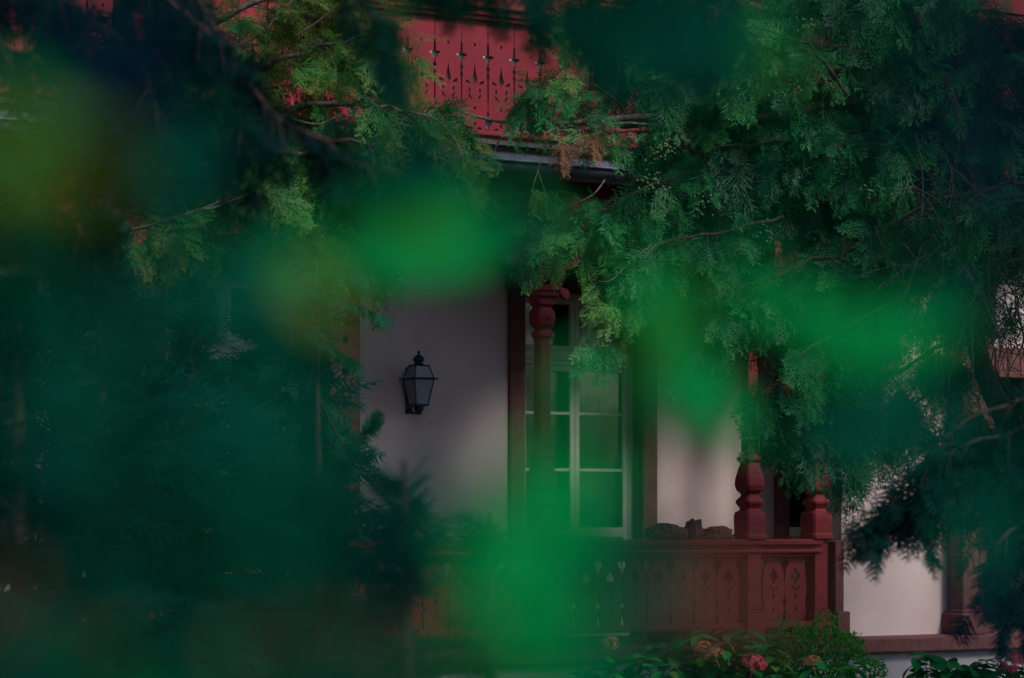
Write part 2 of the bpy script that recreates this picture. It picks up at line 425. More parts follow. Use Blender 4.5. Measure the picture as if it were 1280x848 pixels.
# dark room volume behind the openings
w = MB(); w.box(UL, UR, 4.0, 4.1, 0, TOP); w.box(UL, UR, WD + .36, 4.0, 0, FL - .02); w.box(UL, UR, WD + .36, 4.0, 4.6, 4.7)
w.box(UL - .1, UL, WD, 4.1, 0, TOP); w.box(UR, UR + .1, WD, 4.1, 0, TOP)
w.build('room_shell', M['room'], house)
def spans(x0, x1, k):
    return [(x0 + (x1 - x0) * i / k, x0 + (x1 - x0) * (i + 1) / k) for i in range(k)]
for wi, (a, b) in enumerate(wins):
    s = MB()     # stone surround: face + reveal, with stops at the foot
    for x0, x1, fx in ((a - JW, a, 1), (b, b + JW, -1)):
        s.box(x0, x1, WD - .035, WD + .30, FL + .9, WZ1)
        s.box(x0 - .015, x1 + .015, WD - .06, WD + .25, FL, FL + .9)
    s.box(a - JW - .03, b + JW + .03, WD - .06, WD + .30, WZ1, WZ1 + JW)
    s.box(a - JW - .06, b + JW + .06, WD - .10, WD + .12, WZ1 + JW, WZ1 + JW + .06)
    s.build('window_surround', M['stone'], house, bevel=.018)
    f = MB(); y0, y1 = WD + .12, WD + .19; mid = (a + b) / 2; tz = 3.08
    fw = .055
    f.box(a, a + fw, y0, y1, FL, WZ1); f.box(b - fw, b, y0, y1, FL, WZ1); f.box(a + fw, b - fw, y0, y1, WZ1 - fw, WZ1)
    f.box(a + fw, b - fw, y0 - .03, y1, tz - .05, tz + .035)         # transom, stepped moulding
    f.box(a + fw, b - fw, y0 - .05, y0 - .031, tz - .03, tz + .005)
    f.box(a + fw, b - fw, y0 - .015, y1, tz - .085, tz - .052)
    f.box(a + fw, b - fw, y0 - .02, y1 + .02, FL, FL + .12)
    f.build('window_frame', M['white'], house, bevel=.006)
    for li, (x0, x1) in enumerate(((a + fw, mid), (mid, b - fw))):
        c = MB(); e = .052; yb0, yb1 = y0 + .012, y1 + .012
        zt = tz - .088; zl = FL + .122; g0 = 1.53
        c.box(x0 + .002, x0 + e, yb0, yb1, zl, zt); c.box(x1 - e, x1 - .002, yb0, yb1, zl, zt)
        c.box(x0 + e, x1 - e, yb0, yb1, zt - e, zt); c.box(x0 + e, x1 - e, yb0, yb1, g0 - .09, g0); c.box(x0 + e, x1 - e, yb0, yb1, zl, zl + .12)
        c.box(x0 + e, x1 - e, yb0 + .03, yb1 - .01, zl + .12, g0 - .09)
        c.box(x0 + e + .05, x1 - e - .05, yb0 + .015, yb0 + .03, zl + .2, g0 - .17)
        cas = c.build('casement', M['white'], house, bevel=.005)
        cas['label'] = 'tall white casement leaf with three panes'
        zz = [g0, 2.05, 2.56, zt - e]
        for k in range(3):
            p = MB(); p.box(x0 + e - .004, x1 - e + .004, yb0 + .03, yb0 + .035, zz[k] + .002, zz[k + 1] - .002); p.build('pane', M['glass'], cas)
        for z in zz[1:3]:
            p = MB(); p.box(x0 + e, x1 - e, yb0 + .008, yb1 - .008, z - .014, z + .014); p.build('glazing_bar', M['white'], cas, bevel=.004)
        c = MB(); zt0, zt1 = tz + .037, WZ1 - fw
        c.box(x0 + .002, x0 + e, yb0, yb1, zt0, zt1); c.box(x1 - e, x1 - .002, yb0, yb1, zt0, zt1)
        c.box(x0 + e, x1 - e, yb0, yb1, zt1 - e + .01, zt1); c.box(x0 + e, x1 - e, yb0, yb1, zt0, zt0 + e)
        cas = c.build('transom_light', M['white'], house, bevel=.005)
        p = MB(); p.box(x0 + e - .004, x1 - e + .004, yb0 + .03, yb0 + .035, zt0 + e, zt1 - e + .01); p.build('pane', M['glass'], cas)
    # drawn curtains inside
    for x0, x1 in ((a - .05, a + .28), (b - .5, b + .06)):
        c = MB(); N_ = 40; vs = []; 
        for i in range(N_ + 1):
            x = x0 + (x1 - x0) * i / N_; y = WD + .5 + .035 * math.sin(i * 1.3) + .01 * math.sin(i * 3.1)
            vs += [(x, y, FL), (x + .01 * math.sin(i), y, 3.7)]
        c.add(vs, [(2 * i, 2 * i + 2, 2 * i + 3, 2 * i + 1) for i in range(N_)], True); c.build('curtain', M['curtain'], house)
# porch floor, plinth, steps edge
FD = -.24
w = MB(); w.box(UL, UR, FD - .08, WD - .001, FL - .13, FL); w.build('floor_slab', M['stone'], house, bevel=.015)
w = MB(); w.box(UL, UR, FD, WD - .01, 0, FL - .132); w.build('plinth', M['concrete'], house)
# columns on pedestals
RT = 1.43
prof = [(.085, RT - .01), (.118, RT + .0), (.118, RT + .035), (.105, RT + .05), (.108, RT + .19), (.102, RT + .235), (.072, RT + .25), (.066, RT + .27),
        (.094, RT + .315), (.096, RT + .335), (.062, RT + .375), (.058, RT + .395), (.09, RT + .43), (.102, RT + .475), (.098, RT + .53), (.082, RT + .60), (.064, RT + .665),
        (.062, RT + .68), (.086, RT + .69), (.088, RT + .715), (.064, RT + .73), (.057, RT + .76), (.054, 3.10), (.056, 3.12),
        (.070, 3.135), (.072, 3.165), (.052, 3.18), (.050, 3.195), (.078, 3.23), (.088, 3.28), (.082, 3.34), (.062, 3.375),
        (.066, 3.385), (.084, 3.40), (.086, 3.45), (.11, 3.47), (.112, 3.50), (.128, 3.515), (.13, 3.56), (.07, 3.57), (.07, 4.24)]
cols = [-2.19, 0, .75, upx(342, 0), upx(130, 0)]
m_col = MB().lathe(prof, 4, cham=.18).mesh('column', M['redold'])
def arcpts(cx, cz, r, a0, a1, n=10): return [(cx + r * math.cos(R(a0 + (a1 - a0) * i / n)), cz + r * math.sin(R(a0 + (a1 - a0) * i / n))) for i in range(n + 1)]
# carved bracket outline (x outwards, z up)
br = [(0, 0), (.10, .02), (.14, .07), (.15, .13)] + [(.15 + .20 * math.sin(R(a)), .36 - .23 * math.cos(R(a))) for a in range(20, 100, 16)] + [(.33, .47), (.40, .52), (.44, .60), (.44, .68), (0, .68)]
hole = [(.10 + .05 * math.cos(R(a)), .42 + .10 * math.sin(R(a))) for a in range(0, 360, 30)]
hole2 = [(.24 + .035 * math.cos(R(a)), .50 + .05 * math.sin(R(a))) for a in range(0, 360, 45)]
m_br = MB().prism([br, hole, hole2], .07).mesh('bracket', M['redold'])
for u in cols:
    c = link('column', m_col, house, (u, 0, 0))
    b = c.modifiers.new('bevel', 'BEVEL'); b.width = .004; b.segments = 1; b.angle_limit = R(40)
    p = MB(); p.box(-.075, .075, -.075, .075, FL + .26, RT - .002); p.box(-.10, .10, -.10, .10, FL, FL + .24); p.box(-.088, .088, -.088, .088, FL + .24, FL + .262)
    p.build('pedestal', M['redold'], house, (u, 0, 0), bevel=.01)
    # bosses round the upper bulb
    for an in range(4):
        o = MB().lathe([(.001, 0), (.012, .0), (.017, -.006), (.017, -.02)], 10, smooth=True)
        o.v = [(x, -.088 + z * 0 + (-.0) - z * -1 if False else -.088 - z - .012, y + 3.29) for x, y, z in o.v]
        bo = o.build('boss', M['redold'], house, (u, 0, 0), (0, 0, an * math.pi / 2))
    for ang in (0, math.pi, math.pi / 2, -math.pi / 2):
        if ang == math.pi / 2: continue
        d0 = Vector((math.cos(ang), math.sin(ang), 0)) * .065; nrm = Vector((-math.sin(ang), math.cos(ang), 0))
        link('bracket', m_br, house, Vector((u, 0, 3.57)) + d0 - nrm * .035, (0, 0, ang))
    # volute arm of the capital
    v = MB(); v.prism([[(0, 0), (.05, -.01), (.09, -.05), (.12, -.06), (.145, -.035), (.15, 0), (.12, .03), (.06, .045), (0, .05)]], .05)
    v.build('volute', M['redold'], house, (u + .12, -.025, 3.51), bevel=.006)
# plain square posts
for px in (1205,):
    u = upx(px, 0); p = MB(); p.box(-.10, .10, -.10, .10, FL, 4.24); p.box(-.15, .15, -.15, .15, FL + .002, FL + .20); p.box(-.13, .13, -.13, .13, FL + .2, FL + .23)
    p.build('post', M['stone'], house, (u, 0, 0), bevel=.015)
    q = MB(); q.tube([(u + .19, .1, FL), (u + .19, .1, 4.3)], .022, 10); q.build('downpipe', M['white'], house)
u = .75 + .14; p = MB(); p.box(u, u + .10, -.10, .10, FL, RT - .02); p.box(u - .002, u + .14, -.14, .14, FL + .001, FL + .24); p.build('end_post', M['stone'], house, bevel=.01)
# pierced pilaster left of the lantern
ua, ub = upx(413, .75), upx(450, .75); cx = (ua + ub) / 2; hw = (ub - ua) / 2
holes = [[(.035 * math.cos(R(a)), z + .035 * math.sin(R(a))) for a in range(0, 360, 36)] for z in np.arange(FL + .4, 4.1, .27)]
p = MB(); p.prism([[(-hw, FL), (hw, FL), (hw, 4.24), (-hw, 4.24)]] + holes, .03)
pil = p.build('pierced_board', M['stone'], house, (cx, .75, 0)); pil['label'] = 'brown board with a row of round holes'
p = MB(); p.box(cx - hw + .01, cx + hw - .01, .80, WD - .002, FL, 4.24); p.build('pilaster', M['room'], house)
# beam under the balcony
w = MB(); w.box(UL, UR, -.09, .09, 4.24, 4.44); w.box(UL, UR, -.11, .11, 4.32, 4.345); w.build('beam', M['redwall'], house, bevel=.01)
# porch ceiling boards
nb = 60; mw = (UR - UL) / nb
mm = MB(); mm.box(0.004, mw - .004, .12, WD, 4.44, 4.46); mm = mm.mesh('ceiling_board', M['wood'])
ceil = MB(); ceil.box(UL, UR, .1, WD, 4.462, 4.6); ceil = ceil.build('ceiling', M['wood'], house)
for i in range(nb): link('ceiling_board', mm, ceil, (UL + i * mw, 0, 0))
# gutter (half round) with fascia, small lead roof strip
GD = -.46; GZ = 4.50
gt = MB(); vs = []; fs = []; K = 10
for i in range(K + 1):
    a = math.pi * i / K
    for r_ in (.115, .106):
        for x in (UL, UR): vs.append((x, GD - r_ * math.cos(a), GZ - r_ * math.sin(a)))
for i in range(K):
    b = i * 4; fs += [(b, b + 1, b + 5, b + 4), (b + 2, b + 6, b + 7, b + 3)]
gt.add(vs, fs, True)
gt.tube([(UL, GD - .12, GZ), (UR, GD - .12, GZ)], .013, 8); gt.box(UL, UR, GD + .108, GD + .114, GZ, GZ + .10); gt.build('gutter', M['zinc'], house)
x = UL + .4
jm = MB(); vs = []; fs = []
for i in range(K + 1):
    a = math.pi * i / K
    for xx in (0, .03): vs.append((xx, GD - .12 * math.cos(a), GZ - .12 * math.sin(a)))
jm.add(vs, [(2 * i, 2 * i + 1, 2 * i + 3, 2 * i + 2) for i in range(K)], True); jm = jm.mesh('gutter_joint', M['zinc'])
while x < UR:
    link('gutter_joint', jm, house, (x, 0, 0)); x += 1.02
fa = MB(); fa.box(UL, UR, GD + .118, GD + .14, 4.38, 4.64); fa.box(UL, UR, GD + .142, .1, 4.445, 4.46); fa.build('fascia', M['redwall'], house)
ts = MB(); tw_ = .30; ts.box(.003, tw_ - .003, GD + .05, -.18, 4.645, 4.675); ts = ts.mesh('roof_slate', M['slate'])
x = UL
while x < UR: link('roof_slate', ts, house, (x, 0, 0), ); x += tw_
# balcony front: fretwork boards
BD = -.18; BW = .255; BZ0 = 4.70; BH = .98
def ell(cx, cz, a, b, n=10, ph=0): return [(cx + a * math.cos(2 * math.pi * i / n + ph), cz + b * math.sin(2 * math.pi * i / n + ph)) for i in range(n)]
h = BW / 2 - .0025
def sym(right):                       # outline from its right edge, bottom to top
    return right + [(-x, z) for x, z in reversed(right)]
right = [(h, 0), (h, .10), (h - .012, .11), (h - .04, .165), (h - .012, .18), (h, .20), (h - .008, .22), (h, .25), (h, .30), (h - .003, .31), (h - .005, .50), (h - .014, .53), (h - .004, .56), (h - .016, .585), (h - .004, .61), (h - .004, .64),
         (h - .03, .675), (h - .048, .685), (h - .045, .70), (h - .01, .70), (h - .006, .78), (h, .80), (h, BH)]
outer = sym(right)
def teardrop(cx, z0, w_, hh): return [(cx, z0 + hh), (cx - w_ * .35, z0 + hh * .55), (cx - w_, z0 + hh * .18), (cx - w_ * .8, z0), (cx - w_ * .2, z0 + hh * .07), (cx, z0 - .03), (cx + w_ * .2, z0 + hh * .07), (cx + w_ * .8, z0), (cx + w_, z0 + hh * .18), (cx + w_ * .35, z0 + hh * .55)]
hl = [teardrop(0, .47, .026, .16), [(-.045, .475), (-.085, .495), (-.088, .47), (-.05, .455)], [(.045, .475), (.05, .455), (.088, .47), (.085, .495)],
      ell(-.05, .41, .008, .020), ell(.05, .41, .008, .020), [(-.02, .33), (-.055, .35), (-.062, .385), (-.045, .365)], [(.02, .33), (.045, .365), (.062, .385), (.055, .35)],
      ell(0, .265, .014, .012, 6, .5), ell(0, .78, .010, .016), ell(0, .135, .012, .018), ell(-.045, .10, .02, .010), ell(.045, .10, .02, .010)]
m_b1 = MB().prism([outer] + hl, .024).mesh('board', M['red'])
mo = MB()
mo.box(UL, UR, BD - .05, BD + .06, BZ0 + BH, BZ0 + BH + .035); mo.box(UL, UR, BD - .08, BD + .06, BZ0 + BH + .036, BZ0 + BH + .085)
mo.box(UL, UR, BD - .12, BD + .08, BZ0 + BH + .086, BZ0 + BH + .12)
bal = mo.build('balcony_front', M['red'], house, bevel=.012)
bal['label'] = 'crimson balcony front with moulded top rail above the gutter'
nbd = int((UR - UL) / BW)
for i in range(nbd):
    o = link('board', m_b1, bal, (UL + BW * (i + .5), BD + rng.normal(0, .0015), BZ0), (0, rng.normal(0, .002), 0))
st = MB(); st.box(UL, UR, BD + .050, BD + .065, BZ0 - .03, BZ0 + BH); st.build('backing', M['pale'], bal)
# lower trim band with small sawn notches
st = MB(); st.box(UL, UR, BD - .032, BD - .002, BZ0 + .045, BZ0 + .075); st.build('trim', M['red'], bal, bevel=.006)
# red horizontal siding above the balcony rail
z = BZ0 + BH + .13
while z < TOP:
    sb = MB(); sb.add([(UL, BD + .04, z), (UR, BD + .04, z), (UR, BD + .065, z + .165), (UL, BD + .065, z + .165), (UL, BD + .1, z), (UR, BD + .1, z), (UR, BD + .1, z + .165), (UL, BD + .1, z + .165)],
                      [(0, 1, 2, 3), (4, 7, 6, 5), (0, 4, 5, 1), (3, 2, 6, 7), (0, 3, 7, 4), (1, 5, 6, 2)])
    sb.build('siding_board', M['redwall'], house); z += .17
rf = MB(); rf.add([(UL - .4, -1.0, TOP - .1), (UR + .4, -1.0, TOP - .1), (UR + .4, 5, TOP + 2.5), (UL - .4, 5, TOP + 2.5), (UL - .4, -1.0, TOP), (UR + .4, -1.0, TOP), (UR + .4, 5, TOP + 2.6), (UL - .4, 5, TOP + 2.6)],
       [(0, 1, 2, 3), (4, 7, 6, 5), (0, 4, 5, 1), (3, 2, 6, 7), (0, 3, 7, 4), (1, 5, 6, 2)]); rf.build('roof', M['slate'], house)
# porch balustrade
BX0 = UL; BX1 = .75
rl = MB(); rl.box(BX0, BX1, -.10, .10, RT - .055, RT); rl.box(BX0, BX1, -.075, .075, RT - .085, RT - .057); rl.box(BX0, BX1, -.095, .095, RT - .125, RT - .087); rl.box(BX0, BX1, -.055, .055, RT - .16, RT - .127)
rl.box(BX0, BX1, -.06, .06, FL + .10, FL + .16)
bus = rl.build('balustrade', M['redold'], house, bevel=.012)
PW = .25; h = PW / 2 - .003; H0 = FL + .162 - .0; HH = RT - .162 - H0
right = [(h - .02, 0), (h - .012, .06), (h, .10), (h - .008, .14), (h - .03, .165), (h - .01, .19), (h, .24), (h, HH - .22), (h - .006, HH - .16), (h - .018, HH - .10), (h - .048, HH - .055), (h - .04, HH - .03), (h - .008, HH - .018), (h - .008, HH)]
outer = sym(right)
def spade(cx, z0, s): return [(cx, z0 + .085 * s), (cx - .016 * s, z0 + .055 * s), (cx - .038 * s, z0 + .025 * s), (cx - .034 * s, z0 + .002), (cx - .012 * s, z0 + .004), (cx - .006 * s, z0 - .03 * s), (cx + .006 * s, z0 - .03 * s), (cx + .012 * s, z0 + .004), (cx + .034 * s, z0 + .002), (cx + .038 * s, z0 + .025 * s), (cx + .016 * s, z0 + .055 * s)]
hl = [spade(0, HH - .195, 1.3), ell(0, HH - .285, .010, .022, 8), ell(0, .22, .014, .03, 8), ell(-.035, .30, .008, .02, 8), ell(.035, .30, .008, .02, 8), ell(0, .11, .012, .02, 8)]
m_b2 = MB().prism([outer] + hl, .026).mesh('board', M['redold'])
i = 0; x = BX1 - .12
while x - PW > BX0:
    x -= PW
    if min(abs(x + PW / 2 - u) for u in cols) < .10: continue
    link('board', m_b2, bus, (x + PW / 2, -.013, H0))

# ------------------------------------------------------------------ wall lantern
lu = upx(526, WD - .2); LB = HW(lu, WD, 0)
lz = zpx(526, 516, WD - .2) + .03
lant = empty('wall_lantern', HW(lu, WD, lz), TH33, label='black six-pane iron lantern fixed to the plaster wall left of the tall window', cat='lantern')
ly = -.19; lant.scale = (.87, .87, .87)
fr = MB()
def bar(a, b, r=.006): fr.tube([a, b], r, 5)
zb0, zb1, zb2 = .045, .30, .43; hb, hm, ht = .068, .112, .075
cor = [(-1, -1), (1, -1), (1, 1), (-1, 1)]
for (sx, sy) in cor:
    bar((sx * hb, ly + sy * hb, zb0), (sx * hm, ly + sy * hm, zb1)); bar((sx * hm, ly + sy * hm, zb1), (sx * ht, ly + sy * ht, zb2))
for k in range(4):
    a, b = cor[k], cor[(k + 1) % 4]
    for hh, z, r_ in ((hb, zb0, .008), (hm, zb1, .009), (ht, zb2, .008)): bar((a[0] * hh, ly + a[1] * hh, z), (b[0] * hh, ly + b[1] * hh, z), r_)
fr.lathe([(hm + .008, zb1 - .006), (hm + .022, zb1 + .002), (hm + .008, zb1 + .012)], 4, 0, ly)
fr.lathe([(hb + .006, zb0 - .012), (hb + .006, zb0)], 4, 0, ly)
fr.lathe([(.012, -.055), (.03, -.04), (.045, -.01), (.05, .0), (.055, .03)], 12, 0, ly, smooth=True)
fr.tube([(0, 0, .02), (0, -.06, -.03), (0, -.13, -.04), (0, ly, -.02)], [.012, .011, .011, .014], 8)
fr.tube([(0, 0, .38), (0, -.06, .36), (0, ly + .11, .31)], .008, 6)
fr.build('frame', M['iron'], lant)
for (sx, sy) in cor:
    e = MB().lathe([(.001, -.012), (.01, -.006), (.012, 0), (.009, .008), (.001, .013)], 8, sx * (hm + .022), ly + sy * (hm + .022), smooth=True); e.v = [(x, y, z + zb1) for x, y, z in e.v]
    e.build('knob', M['iron'], lant)
cp = MB().lathe([(ht + .006, zb2), (ht * .7, zb2 + .014), (.042, zb2 + .018), (.040, zb2 + .045), (.062, zb2 + .05), (.060, zb2 + .058), (.052, zb2 + .078), (.036, zb2 + .098), (.015, zb2 + .11), (.008, zb2 + .118), (.014, zb2 + .126), (.016, zb2 + .136), (.010, zb2 + .147), (.001, zb2 + .15)], 16, 0, ly, smooth=True)
cp.build('cap', M['iron'], lant)
bp_ = MB().box(-.04, .04, -.012, -.001, -.04, .42); bp_.build('back_plate', M['iron'], lant)
for k in range(4):
    a, b = cor[k], cor[(k + 1) % 4]; s_ = .985
    for (h0, z0, h1, z1) in ((hb, zb0, hm, zb1), (hm, zb1, ht, zb2)):
        q = MB(); e = s_
        q.add([(a[0] * h0 * e, ly + a[1] * h0 * e, z0), (b[0] * h0 * e, ly + b[1] * h0 * e, z0), (b[0] * h1 * e, ly + b[1] * h1 * e, z1), (a[0] * h1 * e, ly + a[1] * h1 * e, z1)], [(0, 1, 2, 3)])
        q.build('pane', M['milk'], lant)

# ------------------------------------------------------------------ weathered wood on the rail
def chunk(name, u, z, size, seed, label, rz=0, pointed=False):
    r = np.random.default_rng(seed); bm = bmesh.new(); bmesh.ops.create_icosphere(bm, subdivisions=3, radius=1)
    from mathutils import noise
    for v in bm.verts:
        c = v.co.copy(); k = 1 + .35 * noise.noise(c * 1.6 + Vector((seed, 0, 0))) + .14 * noise.noise(c * 4 + Vector((seed, 3, 0)))
        if pointed and c.z > 0: c.x *= 1 - .75 * c.z; c.y *= 1 - .5 * c.z; c.z *= 1.3
        c = Vector((math.copysign(abs(c.x) ** .6, c.x), math.copysign(abs(c.y) ** .7, c.y), math.copysign(abs(c.z) ** .7, c.z))) * k
        v.co = Vector((c.x * size[0], c.y * size[1], max(c.z, -.75) * size[2]))
    me = bpy.data.meshes.new(name); bm.to_mesh(me); bm.free(); me.materials.append(M['log'])
    zmin = min(v.co.z for v in me.vertices)
    o = link(name, me, None, HW(u, 0, z - zmin - .002), (0, 0, TH33 + rz))
    return tag(o, label, 'wood' if name != 'stone' else 'stone')
fw0, fw1 = upx(812, .4), upx(925, .4)  # log stack added to darken what shows through the board cut-outs
lm = []
for k in range(4):
    b_ = MB(); nn = 7; rr_ = np.random.default_rng(k + 40); vs = []
    for y in (0, .02, .28, .30):
        for j in range(nn):
            a = 2 * math.pi * j / nn; q = .062 * (1 + .25 * math.sin(a * 2 + k) + .1 * rr_.normal()) * (.93 if y in (0, .30) else 1)
            vs.append((q * math.cos(a), y, q * math.sin(a)))
    fs = [(i * nn + j, i * nn + (j + 1) % nn, (i + 1) * nn + (j + 1) % nn, (i + 1) * nn + j) for i in range(3) for j in range(nn)] + [tuple(range(nn)), tuple(3 * nn + j for j in range(nn))]
    b_.add(vs, fs); lm.append(b_.mesh('added_log', M['log']))
row = 0; z = FL + .062
while z < RT - .05:
    u = fw0 + .06 + (.06 if row % 2 else 0)
    while u < fw1:
        o = link('added_log', lm[int(rng.integers(4))], None, HW(u, .15 + rng.uniform(-.015, .02), z), (0, rng.normal(0, .03), TH33))
        tag(o, 'split log added end on behind the balustrade to darken its cut-outs', 'log', 'firewood added behind the balustrade'); u += .122
    z += .108; row += 1
tag(chunk('log', upx(833, 0), RT, (.20, .08, .075), 1, 'long weathered log with a blunt round end lying on the red rail', .08), None, 'log')
tag(chunk('stone', upx(868, 0), RT, (.085, .07, .095), 2, 'pointed dark lump standing up between the log and the flat piece on the rail', .3, True), None, 'stone')
tag(chunk('driftwood', upx(895, 0), RT, (.16, .08, .065), 3, 'flat pale brown chunk of wood on the rail next to the carved column', -.1), None, 'driftwood')

# ------------------------------------------------------------------ right cypress (in focus, before the porch)
def pts(l): return [P(*a) for a in l]
base = Vector((P(1345, 0, 22.6).x, 22.6, 0))
F = Foliage()
# limbs: px,py,Y
B = F.branch
B(pts([(1320, 60, 22.4), (1100, 120, 22.2), (900, 150, 22), (790, 152, 21.9), (760, 152, 21.8)]), .045, .03, .45, .30, 5, .5, .8, .5)
B(pts([(790, 153, 21.9), (750, 110, 21.7), (700, 98, 21.6), (668, 112, 21.5)]), .012, .004, .2, .34, 24, .9, .9, .45)
B(pts([(860, 150, 22), (800, 165, 21.8), (740, 162, 21.6), (700, 160, 21.5)]), .012, .004, .1, .2, 6, 1.2, .7, .6)
B(pts([(900, 215, 22), (830, 225, 21.8), (770, 255, 21.6), (710, 276, 21.5), (665, 285, 21.4)]), .014, .004, .1, .36, 16, .8, .9, .5)
B(pts([(980, 270, 22), (900, 290, 21.8), (840, 300, 21.6), (805, 320, 21.5), (778, 345, 21.4)]), .016, .004, .1, .36, 17, 1.2, .9, .55)
B(pts([(1000, 240, 22.3), (920, 270, 22.1), (870, 310, 22), (820, 345, 21.9)]), .014, .004, .2, .42, 13, 1.3, .9, .35)
B(pts([(1200, 250, 22.3), (1080, 300, 22), (980, 340, 21.8), (900, 370, 21.7), (880, 420, 21.6)]), .02, .005, .1, .5, 15, 1.3, .95, .4)
B(pts([(1200, 330, 22.2), (1100, 390, 21.8), (1020, 430, 21.6), (985, 460, 21.5), (968, 490, 21.5)]), .02, .005, .1, .5, 16, 1.3, .95, .4)
B(pts([(1200, 420, 22.2), (1110, 470, 21.9), (1040, 505, 21.7), (1000, 540, 21.6)]), .018, .005, .1, .45, 16, 1.4, .95, .35)
B(pts([(1220, 470, 22.2), (1150, 500, 22), (1090, 540, 21.9), (1060, 580, 21.8)]), .016, .005, .1, .45, 12, 1.5, .9, .3)
B(pts([(1300, -60, 22.4), (1150, -40, 22.1), (1000, -20, 21.9), (860, -10, 21.8), (760, 10, 21.7)]), .04, .008, .1, .7, 13, 1.3, 1., .35)
B(pts([(1300, 60, 22.4), (1150, 60, 22.2), (1000, 60, 22), (900, 70, 21.9), (840, 90, 21.8)]), .03, .008, .1, .6, 13, 1.3, 1., .35)
B(pts([(1300, 160, 22.5), (1180, 170, 22.3), (1060, 180, 22.1), (960, 175, 22), (870, 190, 21.9)]), .03, .008, .1, .55, 12, 1.3, 1., .35)
B(pts([(1060, 120, 21.8), (1010, 55, 21.7), (950, 45, 21.6), (890, 25, 21.6)]), .014, .005, .2, .4, 10, .8, .9, .6)
B(pts([(1300, 230, 22.4), (1220, 240, 22.1), (1150, 260, 22), (1080, 300, 21.9)]), .03, .006, .1, .55, 13, 1.3, 1., .3)
B(pts([(1320, 240, 22.0), (1270, 230, 21.7), (1230, 240, 21.5), (1190, 270, 21.4)]), .02, .006, .1, .4, 13, 1.1, 1., .35)
for (px, py, Y, rx, rz_, n_, tn) in [(860, 60, 22.3, .7, .5, 110, .2), (1010, 60, 22.5, .8, .7, 160, .15), (1170, 80, 22.6, .8, .8, 190, .08), (1250, 200, 22.7, .6, .7, 150, .05), (1100, 220, 22.5, .8, .6, 170, .12), (900, 140, 22.2, .45, .2, 80, .3), (880, 20, 22.3, .5, .2, 60, .25), (1000, 0, 22.4, .5, .25, 70, .15), (1180, 10, 22.5, .6, .25, 80, .1), (1150, 160, 22.5, .5, .3, 80, .05), (960, 100, 22.4, .4, .3, 60, .2), (840, 110, 22.2, .2, .15, 24, .4), (1000, 150, 22.3, .5, .25, 90, .25), (1100, 140, 22.4, .5, .3, 90, .12), (1230, 140, 22.4, .4, .4, 90, .05), (800, 60, 22.1, .3, .4, 70, .3), (1230, 330, 22.5, .4, .4, 50, .05),
        (950, 220, 22.4, .6, .6, 130, .2), (1010, 340, 22.2, .7, .55, 170, .15), (1110, 330, 22.3, .5, .5, 130, .1), (1090, 430, 22.2, .6, .5, 150, .1), (840, 250, 22.1, .3, .5, 110, .35), (830, 180, 22.2, .35, .3, 50, .3), (900, 330, 22., .3, .5, 80, .3),
        (1030, 510, 22.1, .5, .4, 120, .15), (1130, 500, 22.3, .5, .45, 110, .05), (1180, 380, 22.6, .4, .6, 60, .05), (1290, 60, 22.4, .5, .8, 120, 0.), (740, 20, 22, .5, .25, 60, .25), (1010, 510, 21.9, .3, .22, 60, .3), (775, 400, 21.5, .10, .16, 18, .45), (752, 440, 21.5, .05, .1, 8, .5)]:
    F.clump(P(px, py, Y), (rx, .35, rz_), int(n_ * (1.7 if px > 850 and py < 420 else 1.0)), 1., tn - (.1 if px > 1000 else 0), .9)  # tint lowered towards the right, painting the crown's self-shade into its colour
tree = empty('cypress_tree', base, label='big dark cypress with hanging fan sprays and long bare limb across the red balcony', cat='tree')
tr = MB(); tb = [(0, 0, 0), (.02, 0, 1), (-.05, .05, 2.5), (.05, 0, 4), (0, .1, 6), (0, 0, 8.5)]
tr.tube(spline(tb, 14), [.24 - .012 * i for i in range(14)], 12)
lean = [P(1345, 700, 22.6), P(1290, 590, 22.4), P(1250, 510, 22.2), P(1225, 450, 22.1), P(1215, 370, 22.1), P(1225, 250, 22.2), P(1180, 100, 22.2)]
tr.tube([p - base for p in spline(lean, 16)], [.11 - .004 * i for i in range(16)], 10)
tr.build('trunk', M['bark'], tree)
# the pale lower limbs and hanging twigs in the gap
lp = MB()
for seq, r0, r1 in [([(860, 143, 21.8), (790, 147, 21.75), (720, 153, 21.7), (660, 157, 21.65), (600, 147, 21.6), (555, 133, 21.55)], .028, .008),
                    ([(850, 158, 21.7), (810, 156, 21.7), (780, 154, 21.65), (730, 162, 21.6), (690, 163, 21.6), (640, 160, 21.6)], .012, .004),
                    ([(655, 148, 21.6), (638, 160, 21.55), (625, 175, 21.5), (618, 188, 21.5)], .007, .004),
                    ([(752, 150, 21.6), (757, 160, 21.6), (752, 172, 21.6)], .010, .004), ([(737, 153, 21.6), (741, 162, 21.6)], .006, .003),
                    ([(690, 163, 21.6), (680, 190, 21.55), (672, 215, 21.5), (664, 240, 21.5)], .005, .003), ([(672, 212, 21.5), (678, 230, 21.5), (683, 242, 21.5)], .004, .002),
                    ([(756, 225, 21.6), (745, 240, 21.55), (730, 250, 21.5), (700, 262, 21.5)], .007, .003),
                    ([(850, 300, 21.7), (820, 305, 21.6), (790, 325, 21.5), (765, 350, 21.4), (748, 352, 21.4)], .010, .003)]:
    lp.tube([p - base for p in spline(pts(seq), 12)], [(r0 + (r1 - r0) * i / 11) * (1 + rng.normal(0, .08)) for i in range(12)], 7)
o = lp.build('pale_limb', M['barkpale'], tree); o['kind'] = 'stuff'
